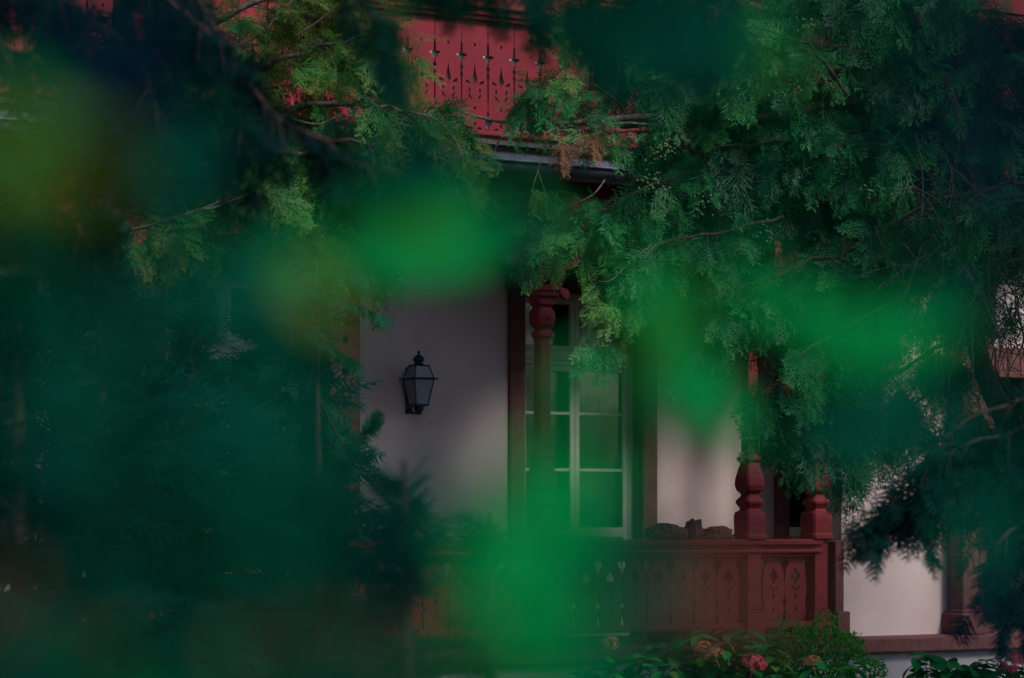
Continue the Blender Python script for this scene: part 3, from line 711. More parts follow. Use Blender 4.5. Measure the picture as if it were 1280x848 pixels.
# bare dead twigs at the right
dt = MB()
for i in range(230):
    px = rng.uniform(1150, 1290); py = rng.uniform(240, 430); Y = rng.uniform(21.2, 22.4)
    p = P(px, py, Y); a = rng.uniform(0, 2 * math.pi); d = Vector((math.cos(a), rng.normal(0, .3), math.sin(a))); l = rng.uniform(.25, .8); q = [p]
    bend = Vector((rng.normal(0, .35), 0, rng.normal(-.25, .35)))
    for j in range(6): d = (d + bend * .3).normalized(); q.append(q[-1] + d * l / 6)
    dt.tube([v - base for v in q], [.006, .005, .0045, .004, .003, .0025, .002], 4)
    for j in (2, 3, 4):
        dd = (d + Vector((rng.normal(), rng.normal() * .4, rng.normal()))).normalized(); e = q[j] - base
        dt.tube([e, e + dd * l * .15, e + (dd + Vector((0, 0, -.3))) * l * .28], [.003, .0025, .0015], 3)
for i in range(14):    # long hanging ones in front of the wall
    px = rng.uniform(1195, 1290); p = P(px, rng.uniform(330, 400), rng.uniform(21, 22)); q = [p]; d = Vector((rng.normal(0, .3), 0, -1)).normalized()
    for j in range(8): d = (d + Vector((rng.normal(0, .16), rng.normal(0, .1), -.05))).normalized(); q.append(q[-1] + d * rng.uniform(.08, .14))
    dt.tube([v - base for v in q], [.008 - .0007 * k for k in range(9)], 4)
o = dt.build('dead_twig', M['deadbark'], tree); o['kind'] = 'stuff'
F.clump(P(1255, 350, 21.5), (.35, .2, .25), 50, .8, .1, .9)
F.build(tree, base, TH, M['thuja'], M['bark'])
# withered and olive sprays hanging under the pale limb
G = Foliage()
for (px, py, n_) in [(705, 168, 3), (728, 172, 4), (745, 166, 3), (980, 470, 4)]:
    for _ in range(n_): G.spray(P(px + rng.normal(0, 9), py + rng.normal(0, 5), 21.45), (rng.normal(0, .4), rng.normal(0, .2), -1), rng.uniform(.45, .8), .5)
G.build(tree, base, TH[:1], M['deadfol'], M['bark'], 'withered_foliage')
G = Foliage()
for (px, py, n_) in [(667, 240, 6), (682, 243, 6)]:
    for _ in range(n_): G.spray(P(px + rng.normal(0, 4), py + rng.normal(0, 3), 21.4), (rng.normal(0, .3), rng.normal(0, .2), -1), rng.uniform(.35, .5), .75)
G.build(tree, base, TH[:1], M['golden'], M['bark'], 'olive_foliage')
# clusters of small green cones
cn = MB(); 
for (px, py, n_, sp) in [(830, 185, 45, 8), (815, 225, 40, 9), (985, 110, 16, 9), (880, 250, 18, 8), (960, 290, 14, 8), (1090, 240, 12, 8), (1010, 30, 16, 8), (752, 430, 8, 4)]:
    for _ in range(n_):
        c = P(px + rng.normal(0, sp), py + rng.normal(0, sp), 21.35 + rng.normal(0, .1)) - base
        r_ = rng.uniform(.008, .014); cn.add([c + Vector(v) * r_ for v in ((1, 0, 0), (-1, 0, 0), (0, 1, 0), (0, -1, 0), (0, 0, 1), (0, 0, -1))], [(0, 2, 4), (2, 1, 4), (1, 3, 4), (3, 0, 4), (2, 0, 5), (1, 2, 5), (3, 1, 5), (0, 3, 5)], True)
o = cn.build('cone', M['cone'], tree); o['kind'] = 'stuff'

# ------------------------------------------------------------------ left golden cypress
base = Vector((P(150, 0, 19.3).x, 19.3, 0)); F = Foliage(); B = F.branch
B(pts([(180, 120, 19.2), (300, 90, 19), (400, 60, 18.9), (470, 40, 18.8)]), .03, .006, .1, .5, 15, .5, .9, .6)
B(pts([(200, 60, 19.2), (280, 20, 19), (380, -20, 18.9), (480, -60, 18.8)]), .03, .006, .1, .5, 15, .6, .9, .6)
B(pts([(200, 180, 19.2), (320, 150, 19), (430, 130, 18.8), (490, 135, 18.7), (530, 160, 18.7)]), .03, .006, .15, .45, 15, .9, .9, .5)
B(pts([(180, 220, 19.2), (300, 200, 18.9), (420, 180, 18.7), (510, 185, 18.6), (555, 200, 18.5)]), .025, .005, .2, .42, 15, 1.1, .9, .4)
B(pts([(120, 300, 19.2), (200, 275, 18.7), (280, 255, 18.5), (340, 235, 18.5)]), .015, .004, .1, .4, 10, .4, .9, .4)
B(pts([(160, 260, 19.3), (280, 290, 18.9), (380, 290, 18.8), (470, 270, 18.7)]), .02, .005, .1, .5, 14, 1.0, .9, .35)
B(pts([(150, 60, 19.3), (230, 110, 19), (330, 180, 18.9), (400, 240, 18.8)]), .02, .005, .1, .5, 12, 1.0, .9, .45)
B(pts([(500, 140, 18.7), (545, 150, 18.6), (575, 185, 18.5), (580, 220, 18.4)]), .010, .004, .1, .25, 14, 1.2, .8, .4)
for (px, py, Y, rx, rz_, n_, tn) in [(330, 60, 19.4, .5, .4, 60, .55), (430, 110, 19.1, .45, .4, 90, .5), (460, 190, 19., .5, .35, 130, .25), (530, 190, 18.8, .35, .35, 110, .2), (360, 250, 19.2, .6, .35, 130, .3), (240, 260, 19.3, .5, .4, 90, .25),
                                  (300, 160, 19.4, .5, .4, 70, .45), (200, 150, 19.6, .5, .5, 110, .1), (450, 60, 19.2, .3, .4, 70, .6), (440, 280, 19.1, .35, .3, 80, .25), (410, 20, 19.2, .4, .3, 60, .6), (350, 300, 19.3, .7, .2, 70, .2)]:
    F.clump(P(px, py, Y), (rx, .3, rz_), n_, .9, tn, .5)
tree = empty('cypress_tree', base, label='golden green cypress with loose feathery sprays left of the porch lantern', cat='tree')
tr = MB(); tr.tube(spline([(0, 0, 0), (.05, 0, 2), (-.03, 0, 4), (.1, 0, 6)], 12), [.16 - .009 * i for i in range(12)], 10)
tr.build('trunk', M['bark'], tree)
lp = MB()
for seq, r0, r1 in [([(290, 60, 18.9), (330, 40, 18.9), (350, 15, 18.9), (380, -10, 18.9)], .010, .006), ([(325, 140, 18.9), (310, 90, 18.9), (290, 55, 18.9)], .011, .007), ([(150, 292, 18.3), (210, 275, 18.2), (260, 258, 18.2), (300, 240, 18.2)], .006, .003), ([(370, 45, 18.6), (400, 25, 18.6), (430, 0, 18.6)], .007, .004),
                    ([(335, 138, 18.4), (370, 150, 18.4), (400, 155, 18.4), (430, 140, 18.4)], .006, .003)]:
    lp.tube([p - base for p in spline(pts(seq), 10)], [r0 + (r1 - r0) * i / 9 for i in range(10)], 6)
o = lp.build('pale_limb', M['barkpale'], tree); o['kind'] = 'stuff'
F.build(tree, base, TH, M['golden'], M['barkpale'])

# ------------------------------------------------------------------ dark firs and spruces between the camera and the porch
def spruce(px, Y, topy, rad, label, m, seed, tmpls=FI, dens=1., zmin=.3):
    top = P(px, topy, Y); base = Vector((top.x, Y, 0)); Hh = top.z; F = Foliage()
    n_ = int(1000 * dens * rad * Hh / 2.6)
    for i in range(n_):
        t = rng.random() ** 1.25 * .97; z = zmin + (Hh - zmin) * t; lay = 1 + .22 * math.sin(z * 16 + seed)
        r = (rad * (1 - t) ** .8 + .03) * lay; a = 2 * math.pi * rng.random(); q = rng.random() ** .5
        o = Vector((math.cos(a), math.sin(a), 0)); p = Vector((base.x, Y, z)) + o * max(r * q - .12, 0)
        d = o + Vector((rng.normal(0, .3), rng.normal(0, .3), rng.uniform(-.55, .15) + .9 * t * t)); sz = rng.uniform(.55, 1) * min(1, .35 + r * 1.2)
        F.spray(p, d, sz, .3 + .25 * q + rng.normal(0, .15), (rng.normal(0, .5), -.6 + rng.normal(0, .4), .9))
        if i % 5 == 0: F.limb.tube([Vector((base.x, Y, z - .05)), p.lerp(Vector((base.x, Y, z)), .5), p], [.01, .007, .004], 4)
    F.spray((base.x, Y, Hh - .3), (0, 0.05, 1), .9, .5); F.spray((base.x, Y, Hh - .35), (.1, -.1, 1), .8, .5)
    tree = empty('spruce_tree', base, label=label, cat='tree')
    tr = MB(); tr.tube([(0, 0, 0), (.01, 0, Hh * .5), (0, 0, Hh)], [.02 * Hh + .02, .012 * Hh + .01, .006], 8); tr.build('trunk', M['bark'], tree)
    F.build(tree, base, tmpls, m, M['bark'])
    return tree
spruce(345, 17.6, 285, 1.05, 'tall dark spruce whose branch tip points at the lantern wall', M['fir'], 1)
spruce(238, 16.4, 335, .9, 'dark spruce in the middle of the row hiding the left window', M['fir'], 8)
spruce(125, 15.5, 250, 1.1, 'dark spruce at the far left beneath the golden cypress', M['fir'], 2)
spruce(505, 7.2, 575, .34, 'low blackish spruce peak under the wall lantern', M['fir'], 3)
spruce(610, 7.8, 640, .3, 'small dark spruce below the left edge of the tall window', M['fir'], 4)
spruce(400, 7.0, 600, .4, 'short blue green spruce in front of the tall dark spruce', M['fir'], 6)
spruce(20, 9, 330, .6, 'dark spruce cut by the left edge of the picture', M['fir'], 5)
# tips that stand out against the plaster wall
F = Foliage(); base = Vector((P(395, 0, 16.8).x, 16.8, 0))
for seq in ([(380, 352, 16.8), (410, 365, 16.7), (440, 378, 16.7), (472, 393, 16.6)], [(400, 560, 16.8), (435, 555, 16.7), (455, 540, 16.7), (470, 528, 16.6)], [(380, 400, 16.8), (410, 430, 16.7), (438, 450, 16.7)], [(385, 470, 16.8), (400, 500, 16.8), (430, 560, 16.7)], [(390, 340, 16.9), (420, 330, 16.8), (445, 345, 16.7)]):
    q = spline(pts(seq), 8); F.limb.tube(q, [.008 - .0008 * i for i in range(8)], 5)
    for i in range(1, 8):
        td = (q[i] - q[i - 1]).normalized()
        for sg in (-1, 1):
            for _ in range(2): F.spray(q[i], td * .75 + Vector((rng.normal(0, .1), .2 * sg, -.5 if seq[0][1] < 450 else .35 * sg)), rng.uniform(.22, .42), .6, (rng.normal(0, .4), -1, .3))
for _ in range(90): F.spray(P(rng.normal(385, 22), rng.uniform(330, 700), 16.9), (rng.normal(0, 1), rng.normal(0, .4), -.3), rng.uniform(.5, .9), .4)
tree = empty('fir_sapling', base, label='slim young fir with two drooping tips against the pale lantern wall', cat='tree')
tr = MB(); tr.tube([(0, 0, 0), (.02, 0, 1.6), (0, 0, P(0, 320, 16.8).z)], [.04, .03, .006], 8); tr.build('trunk', M['bark'], tree)
F.build(tree, base, FI, M['firgreen'], M['bark'])

# overhanging dark conifer, upper left
base = Vector((-3.4, 9.6, 0)); F = Foliage(); B = F.branch
B(pts([(-150, -150, 9.5), (60, -80, 9.3), (200, -20, 9.2), (270, 60, 9.1), (340, 140, 9.), (420, 185, 9.), (500, 215, 9.)]), .016, .004, .25, .22, 22, 1.0, .42, .2)
B(pts([(-150, -60, 9.6), (40, -20, 9.4), (130, 30, 9.2), (180, 90, 9.1), (210, 170, 9.)]), .02, .004, .1, .35, 26, 1.2, .6, .15)
B(pts([(-150, 60, 9.6), (0, 60, 9.4), (90, 110, 9.2), (150, 190, 9.1)]), .02, .004, .1, .35, 24, 1.2, .6, .15)
B(pts([(150, -90, 9.4), (230, -30, 9.3), (270, 40, 9.2), (290, 120, 9.1), (310, 170, 9)]), .016, .004, .1, .3, 24, 1.2, .55, .2)
B(pts([(200, -200, 9.6), (360, -130, 9.4), (480, -80, 9.3), (560, -45, 9.2), (600, -25, 9.2)]), .02, .004, .2, .2, 18, 1.2, .42, .25)
B(pts([(200, -200, 9.6), (420, -120, 9.4), (600, -70, 9.3), (700, -30, 9.2), (760, 10, 9.1)]), .02, .004, .3, .26, 22, 1.3, .5, .3)
B(pts([(300, -200, 9.6), (600, -120, 9.4), (780, -60, 9.), (860, -10, 8.8), (900, 20, 8.7)]), .02, .004, .45, .26, 24, 1.3, .5, .3)
B(pts([(300, -140, 9.6), (400, -70, 9.4), (450, 0, 9.2), (475, 45, 9.2), (485, 80, 9.2)]), .012, .004, .2, .12, 20, 1.2, .35, .2)
B(pts([(-100, 100, 9.6), (-20, 180, 9.4), (60, 260, 9.2), (110, 300, 9.1)]), .012, .004, .1, .3, 20, 1.2, .55, .15)
F.clump(P(60, 40, 10), (.5, .3, .4), 130, .7, .05); F.clump(P(200, 90, 10), (.25, .2, .35), 70, .6, .1); F.clump(P(190, 0, 10), (.4, .2, .2), 60, .6, .1)
tree = empty('hemlock_tree', base, label='shadowy blurred conifer reaching in from the upper left corner', cat='tree')
tr = MB(); tr.tube([(0, 0, 0), (.05, 0, 2), (0, 0, 4.5)], [.16, .13, .08], 10); tr.build('trunk', M['bark'], tree)
F.build(tree, base, FI, M['fir'], M['bark'])

# dark fir reaching in from the right, in front of the pale wall
base = Vector((P(1340, 0, 14).x, 14, 0)); F = Foliage(); B = F.branch
B(pts([(1340, 560, 14), (1260, 590, 13.9), (1180, 610, 13.8), (1130, 628, 13.7), (1085, 655, 13.7)]), .02, .004, .05, .26, 60, .9, .5, .2)
B(pts([(1340, 520, 14), (1270, 540, 13.9), (1200, 560, 13.8), (1150, 590, 13.7)]), .02, .004, .05, .3, 45, .9, .55, .25)
B(pts([(1340, 480, 14), (1280, 500, 14), (1220, 520, 13.9), (1180, 550, 13.8)]), .02, .004, .05, .3, 24, 1.0, .6, .3)
B(pts([(1340, 620, 14), (1280, 650, 13.9), (1240, 690, 13.8), (1225, 740, 13.8)]), .016, .004, .05, .25, 24, 1., .5, .2)
B(pts([(1340, 700, 14), (1290, 730, 13.9), (1265, 780, 13.8)]), .016, .004, .05, .2, 24, 1., .5, .2)
B(pts([(1190, 620, 13.8), (1178, 640, 13.7), (1168, 665, 13.7), (1160, 690, 13.7)]), .006, .003, .1, .1, 30, 1., .32, .9)
F.clump(P(1265, 600, 14.1), (.22, .2, .4), 120, .6, .1); F.clump(P(1285, 740, 14.1), (.14, .2, .35), 90, .6, .05); F.clump(P(1200, 580, 14.), (.2, .2, .15), 60, .6, .25)
tree = empty('fir_tree', base, label='dark fir whose flat boughs reach in front of the pale wall at the right edge', cat='tree')
tr = MB(); tr.tube([(0, 0, 0), (0, 0, 2), (0, 0, 4)], [.14, .11, .05], 10); tr.build('trunk', M['bark'], tree)
F.build(tree, base, FI, M['fir'], M['bark'])

# unseen broad tree added outside the right edge to shade cypress and porch
base = Vector((8.2, 18.6, 0)); k = 9000; u = rng.normal(0, 1, (k, 3)); u /= np.linalg.norm(u, axis=1)[:, None]
T = u * np.array((2.3, 2.2, 3.0)) * (rng.random(k) ** .35)[:, None] * (1 + .18 * np.sin(u[:, :1] * 8 + u[:, 2:] * 6)) + np.array((8.4, 18.6, 7.2))
root = empty('added_shade_tree', base, label='unseen broad tree added just outside the right edge of the picture to cast shade', cat='tree')
sv = np.array([(0, 0, 0), (.1, .07, .01), (.2, 0, -.03), (.1, -.07, .01)]); sf = np.array([(0, 1, 2, 3)])
stamp('foliage', (sv, sf), frames(rng.normal(0, 1, (k, 3)), rng.normal(0, 1, (k, 3)) + (.01, 0, .6)), T, rng.uniform(.8, 1.4, k), rng.uniform(.1, .8, k), M['firgreen'], root, base)['kind'] = 'stuff'
tr = MB(); tr.tube([(0, 0, 0), (.05, 0, 2.5), (.1, 0, 5), (.2, 0, 8.5)], [.26, .22, .17, .05], 12)
for i in range(9):
    a = i * .7; tr.tube([(.1, 0, 4 + i * .35), (.1 + math.cos(a), math.sin(a), 5.2 + i * .35), (.1 + 1.9 * math.cos(a), 1.8 * math.sin(a), 6 + i * .4)], [.08, .05, .02], 6)
tr.build('trunk', M['bark'], root)
# the garden's trees behind the camera: seen only as reflections in the panes
k = 26000; a = rng.uniform(-3.0, .75, k); rd = rng.uniform(18, 24, k); zz = rng.uniform(0, 13, k) * (1 - .25 * np.abs(np.sin(a * 5)))
T = np.stack([rd * np.cos(a) * 1.4, rd * np.sin(a) + 2, zz], 1)
sv = np.array([(0, 0, 0), (.45, .3, .05), (1, 0, -.1), (.45, -.3, .05)]); sf = np.array([(0, 1, 2, 3)])
o = stamp('woodland', (sv, sf), frames(rng.normal(0, 1, (k, 3)), rng.normal(0, 1, (k, 3)) + .01), T, rng.uniform(.35, .8, k), rng.uniform(.1, .7, k), M['firgreen']); o['kind'] = 'stuff'

# ------------------------------------------------------------------ hydrangeas and low shrubs in the bed
def leaf_mesh(name, L, Wd, m, fold=.18, curl=.15):
    mb = MB(); k = 6; vs = []
    for i in range(k + 1):
        t = i / k; w_ = Wd / 2 * (math.sin(math.pi * min(1, t * .93 + .04)) ** .75) * (1 - .25 * t) if 0 < i < k else 0
        zc = -curl * L * t * t
        vs += [(t * L, -w_, zc + fold * w_), (t * L, 0, zc), (t * L, w_, zc + fold * w_)]
    fs = []
    for i in range(k):
        a = i * 3; fs += [(a, a + 3, a + 4, a + 1), (a + 1, a + 4, a + 5, a + 2)]
    mb.add(vs, fs, True); me = mb.mesh(name, m)
    return me
HL = [leaf_mesh('leaf', .15, .085, M['hyleaf']), leaf_mesh('leaf', .13, .08, M['hyleaf'], .25, .3), leaf_mesh('leaf', .12, .07, M['hyyellow'], .2, .2)]
def flower_head(r, m, seed):
    mb = MB(); rr = np.random.default_rng(seed)
    for i in range(75):
        u = rr.normal(0, 1, 3); u[2] = abs(u[2]) * 1.1 - .25; u /= np.linalg.norm(u); nn = Vector(u); c = nn * r * rr.uniform(.85, 1.03); c.z *= .75
        a = nn.cross(Vector((.1, .2, 1))).normalized(); b = nn.cross(a); ph = rr.random() * 6
        for k in range(4):
            t = ph + k * math.pi / 2; d = a * math.cos(t) + b * math.sin(t); e = a * -math.sin(t) + b * math.cos(t); s = r * .17
            mb.add([c, c + d * s * .6 + e * s * .5 + nn * .004, c + d * s * 1.15, c + d * s * .6 - e * s * .5 + nn * .004], [(0, 1, 2, 3)])
    mb.tube([(0, 0, -r * 1.6), (0, 0, 0)], .004, 5)
    me = mb.mesh('flower_head', m); at = me.attributes.new('tint', 'FLOAT', 'FACE')
    at.data.foreach_set('value', np.full(len(me.polygons), .5, np.float32) + rng.normal(0, .15, len(me.polygons)).astype(np.float32))
    return me
m_fp = flower_head(.105, M['pink'], 3); m_fs = flower_head(.07, M['salmon'], 4)
def hydrangea(px, Y, topy, rad, nl, label, flowers, yel=.1):
    top = P(px, topy, Y); base = Vector((top.x, Y, 0)); root = empty('hydrangea', base, label=label, cat='shrub')
    st = MB(); Hh = top.z
    for i in range(max(8, nl // 6)):
        a = rng.random() * 6.28; rr = rad * rng.random() ** .5; e = Vector((math.cos(a) * rr, math.sin(a) * rr * .8, Hh * (1 - .28 * (rr / rad) ** 2) * rng.uniform(.85, .98)))
        q = spline([(e.x * .15, e.y * .15, 0), (e.x * .6, e.y * .6, e.z * .55), e], 6); st.tube(q, [.008, .007, .006, .005, .004, .003], 5)
        for j in range(7):
            t = .45 + .55 * (j + rng.random()) / 7 if j < 5 else 1; f = t * 5; b = min(int(f), 4); p = q[b].lerp(q[b + 1], f - b)
            az_ = rng.random() * 6.28; o = link('leaf', HL[2] if rng.random() < yel else HL[int(rng.integers(2))], root, p)
            o.rotation_euler = (rng.normal(0, .35), rng.uniform(-.35, .55), az_); o.scale = (rng.uniform(.9, 1.45),) * 3
    st.build('stem', M['hyleaf'], root)
    for (fx, fy, fY, big) in flowers:
        c = P(fx, fy, fY) - base
        o = link('flower_head', m_fp if big else m_fs, root, c, (rng.normal(-.4, .1), rng.normal(0, .2), rng.random() * 6))
    return root
hydrangea(890, 22.6, 776, .55, 230, 'broad hydrangea with one large pink flower head under the balustrade', [(943, 830, 22.1, True), (878, 810, 22.2, False), (893, 818, 22.1, False)], .22)
hydrangea(1000, 22.3, 812, .48, 150, 'low hydrangea with yellowing leaves and a small faded flower at the bottom of the picture', [(1015, 828, 22., False)], .5)
hydrangea(1265, 22.4, 808, .36, 110, 'hydrangea with a pink flower head at the lower right corner', [(1265, 828, 22.0, True)], .1)
hydrangea(1170, 22.6, 812, .32, 80, 'dark flowerless hydrangea in front of the sandstone step', [], .0)
hydrangea(780, 21.8, 818, .5, 110, 'dim hydrangea with one faded salmon flower head below the window', [(763, 805, 21.2, False)], .05)
# small leaved box shrub
SL = leaf_mesh('small_leaf', .035, .02, M['hyleaf'])
v_ = np.array([v.co[:] for v in SL.vertices]); f_ = np.array([(0, 3, 4, 1), (1, 4, 5, 2), (3, 9, 10, 4), (4, 10, 11, 5), (9, 18, 19, 10), (10, 19, 20, 11)])
base = Vector((P(1020, 0, 23.2).x, 23.2, 0)); root = empty('box_shrub', base, label='fine leaved green shrub between the hydrangeas at the porch corner', cat='shrub')
k = 4200; u = rng.normal(0, 1, (k, 3)); u /= np.linalg.norm(u, axis=1)[:, None]; zt = P(0, 782, 23.2).z
T = u * (np.array((.52, .35, .42)) * (rng.random(k) ** .25)[:, None]) * (1 + .2 * np.sin(u[:, :1] * 9) * np.cos(u[:, 2:] * 7)) + np.array((base.x, base.y, zt - .36))
o = stamp('small_leaf', (v_, f_), frames(u + rng.normal(0, .7, (k, 3)) + (0, 0, .3), rng.normal(0, 1, (k, 3)) + (0, -.4, 1.)), T, rng.uniform(.8, 1.5, k), rng.uniform(.2, .9, k), M['hyleaf'], root, base); o['kind'] = 'stuff'
st = MB()
for i in range(14):
    a = rng.random() * 6.28; st.tube([(0, 0, 0), (.15 * math.cos(a), .15 * math.sin(a), .3), (.4 * math.cos(a), .3 * math.sin(a), .62)], [.01, .007, .003], 5)
st.build('stem', M['bark'], root)

# ------------------------------------------------------------------ blurred leaves close to the lens
NL = {}
for k in NEAR: NL[k] = leaf_mesh('leaf', 1.0, .72, M['near' + k], .15, .15)
def near_plant(name, label, cat, root_xy, blobs, top=False):
    """blobs: px,py,radius px,distance,colour,count; leaves sit on stems that rise from the ground (or hang from a limb)"""
    base = Vector((root_xy[0], root_xy[1], 0)); root = empty(name, base, label=label, cat=cat); st = MB()
    if top:
        st.tube([(0, 0, 0), (.03, 0, 1.2), (-base.x * .4, .1, 2.15), (-base.x, .3, 2.35)], [.03, .026, .02, .01], 8)
    for (px, py, r, d, c, n_, *rest) in blobs:
        ctr = P(px, py, d); src = Vector((ctr.x + rng.normal(0, .03), d + .05, 2.2)) if top else Vector((base.x + (ctr.x - base.x) * .5, base.y + (d - base.y) * .5, .6))
        if top: st.tube([src - base, (src.lerp(ctr, .5)) - base + Vector((rng.normal(0, .02), 0, 0)), ctr - base], [.003, .0018, .001], 4)
        else: st.tube([(0, 0, 0), src - base, ctr - base], [.006, .003, .001], 4)
        for i in range(n_ if not rest else 0):
            sp = r * (.0 if n_ == 1 else .75 if n_ < 8 else 1.); a = rng.random() * 6.28; q = math.sqrt(rng.random()) * sp
            p = P(px + q * math.cos(a), py + q * math.sin(a), d * rng.uniform(.94, 1.06))
            L = (2.0 * r if n_ == 1 else 1.25 * r if n_ < 8 else .62 * r) / FPX * d * rng.uniform(.85, 1.15)
            o = link('leaf', NL[c], root)
            rot = Matrix.Rotation(rng.normal(0, .5), 4, 'Z') @ Matrix.Rotation(rng.uniform(-.9, .9) + (math.pi if rng.random() < .5 else 0), 4, 'Y') @ Matrix.Rotation(rng.uniform(.65, 1.2), 4, 'X')
            mid = rot @ Vector((L * .5, 0, 0))
            o.matrix_local = Matrix.Translation(p - base - mid) @ rot @ Matrix.Scale(L, 4)
        for an in rest:
            L = 2.0 * r / FPX * d; X = Vector((math.cos(R(an)), .1, math.sin(R(an)))).normalized(); Nn = Vector((.1, -.82, .5)); Yv = Nn.cross(X).normalized(); Z = X.cross(Yv)
            rot = Matrix((X, Yv, Z)).transposed().to_4x4(); o = link('leaf', NL[c], root)
            o.matrix_local = Matrix.Translation(ctr - base - X * L * .5) @ rot @ Matrix.Diagonal((L, L * .62, L, 1))
    st.build('stem', M['nearD'], root)
    return root
near_plant('leafy_shrub', 'blurred shrub close to the lens filling the lower left', 'shrub', (-.35, 1.0), [
    (45, 195, 85, .6, 'Y', 4), (20, 140, 50, .7, 'G', 1), (40, 320, 100, .7, 'D', 3), (10, 300, 70, .7, 'G', 1), (110, 400, 90, .8, 'D', 4), (230, 180, 70, 1.1, 'T', 3), (270, 440, 90, .8, 'T', 10), (300, 560, 100, .9, 'T', 12), (90, 560, 90, .8, 'T', 4), (150, 620, 80, .8, 'D', 4), (30, 600, 80, .8, 'N', 3),
    (340, 650, 80, .8, 'D', 4), (390, 700, 70, 1.0, 'T', 5), (180, 825, 90, .8, 'G', 9), (280, 835, 70, .85, 'T', 9), (110, 740, 90, .8, 'T', 9), (60, 830, 80, .8, 'T', 5), (110, 710, 80, .8, 'N', 3), (240, 710, 80, .8, 'D', 4), (430, 640, 60, .9, 'D', 3), (130, 480, 60, .9, 'D', 2),
    (25, 760, 65, .9, 'O', 9), (110, 785, 50, 1.0, 'O', 8), (385, 350, 60, 1.0, 'G', 2), (395, 370, 45, 1.0, 'Y', 1), (330, 390, 70, .9, 'T', 4), (400, 450, 60, .9, 'D', 3), (200, 350, 80, .8, 'D', 3), (430, 540, 50, .9, 'D', 2), (450, 300, 50, 1.0, 'G', 2), (250, 520, 50, .9, 'T', 2), (350, 480, 60, .9, 'T', 3), (60, 460, 60, .9, 'T', 2), (170, 560, 60, .9, 'T', 2), (240, 630, 60, .9, 'D', 3), (250, 590, 40, .75, 'N', 2), (290, 555, 50, .72, 'T', 2), (150, 450, 50, .75, 'N', 2), (420, 690, 40, .8, 'T', 2), (290, 650, 50, .9, 'D', 2)])
near_plant('leafy_shrub', 'blurred bright green shrub close to the lens below the tall window', 'shrub', (.02, 1.0), [
    (670, 680, 100, .95, 'G', 16), (690, 690, 115, .95, 'G', 1, 80, 50, 110), (700, 610, 55, 1.0, 'G', 9), (640, 750, 60, .9, 'G', 1, 20, 60), (720, 690, 60, 1., 'D', 9), (700, 700, 60, .85, 'D', 2), (620, 620, 50, 1.1, 'T', 2), (610, 720, 60, .85, 'G', 2), (540, 740, 60, .9, 'D', 3), (480, 700, 80, .9, 'N', 3), (730, 740, 60, 1.1, 'D', 2), (790, 700, 70, 1.0, 'T', 5), (790, 640, 50, 1.1, 'T', 3), (850, 690, 40, 1.2, 'T', 2), (650, 810, 90, .9, 'G', 5), (740, 820, 70, .9, 'T', 5), 
    (540, 620, 60, 1., 'D', 2), (320, 812, 45, 1.0, 'O', 8), (400, 806, 45, 1.0, 'O', 8), (480, 808, 45, 1.0, 'O', 8), (560, 800, 40, 1.0, 'O', 8), (580, 790, 40, 1.0, 'O', 1), (730, 785, 50, 1.1, 'Y', 1), (870, 740, 70, .85, 'O', 3), (950, 750, 60, .85, 'O', 3), (910, 765, 50, .9, 'O', 2), (830, 770, 50, 1.0, 'O', 2), (1020, 745, 50, 1.0, 'O', 2), (560, 830, 60, 1.0, 'T', 3), (480, 840, 60, 1.0, 'T', 2), (400, 845, 60, .9, 'T', 3), (540, 850, 70, .9, 'G', 2), (750, 470, 50, 1.1, 'G', 3), (680, 540, 40, 1.2, 'G', 1), (770, 560, 40, 1.2, 'G', 2), (710, 600, 40, 1.1, 'G', 2), (820, 560, 30, 1.3, 'G', 1), (400, 590, 40, 1.2, 'T', 1)])
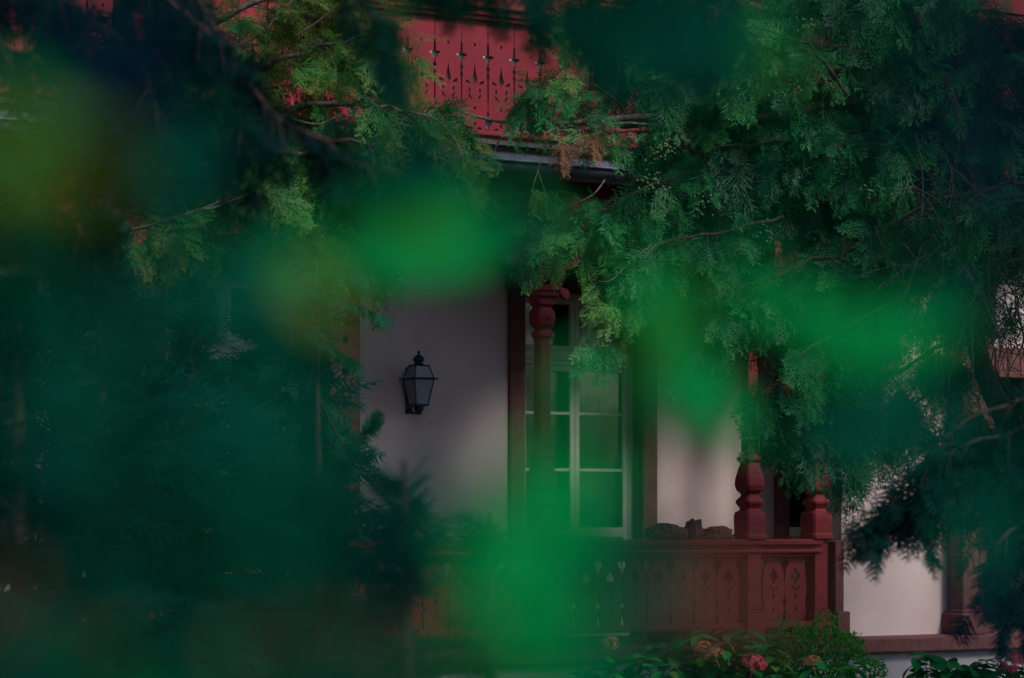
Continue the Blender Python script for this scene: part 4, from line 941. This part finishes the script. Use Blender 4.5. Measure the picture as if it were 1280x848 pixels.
near_plant('overhanging_branch', 'out of focus leafy branch hanging before the lens with bright green leaves', 'branch', (.75, 1.1), [
    (555, 318, 110, 1.6, 'G', 1, 12), (515, 280, 95, 1.5, 'L', 1, 6), (600, 272, 80, 1.4, 'G', 1, -14), (465, 320, 50, 1.3, 'G', 1, 35), (640, 270, 60, 1.2, 'D', 1, 60), (650, 310, 50, 1.2, 'T', 1, 20), (680, 290, 50, 1.2, 'G', 2), (840, 400, 80, 1.3, 'L', 1, 75), (850, 430, 60, 1.3, 'G', 1, 100), (885, 500, 85, 1.25, 'G', 1, -30), (865, 480, 60, 1.2, 'G', 1, 60), (820, 380, 40, 1.2, 'G', 1), (830, 330, 50, 1.3, 'G', 2), (1050, 415, 95, 1.25, 'G', 1, -30, -10), (1140, 410, 95, 1.2, 'G', 1, 20, 45), (1095, 445, 80, 1.2, 'G', 1, 5, -60), (1190, 370, 50, 1.2, 'T', 1), (965, 365, 50, 1.2, 'G', 2),
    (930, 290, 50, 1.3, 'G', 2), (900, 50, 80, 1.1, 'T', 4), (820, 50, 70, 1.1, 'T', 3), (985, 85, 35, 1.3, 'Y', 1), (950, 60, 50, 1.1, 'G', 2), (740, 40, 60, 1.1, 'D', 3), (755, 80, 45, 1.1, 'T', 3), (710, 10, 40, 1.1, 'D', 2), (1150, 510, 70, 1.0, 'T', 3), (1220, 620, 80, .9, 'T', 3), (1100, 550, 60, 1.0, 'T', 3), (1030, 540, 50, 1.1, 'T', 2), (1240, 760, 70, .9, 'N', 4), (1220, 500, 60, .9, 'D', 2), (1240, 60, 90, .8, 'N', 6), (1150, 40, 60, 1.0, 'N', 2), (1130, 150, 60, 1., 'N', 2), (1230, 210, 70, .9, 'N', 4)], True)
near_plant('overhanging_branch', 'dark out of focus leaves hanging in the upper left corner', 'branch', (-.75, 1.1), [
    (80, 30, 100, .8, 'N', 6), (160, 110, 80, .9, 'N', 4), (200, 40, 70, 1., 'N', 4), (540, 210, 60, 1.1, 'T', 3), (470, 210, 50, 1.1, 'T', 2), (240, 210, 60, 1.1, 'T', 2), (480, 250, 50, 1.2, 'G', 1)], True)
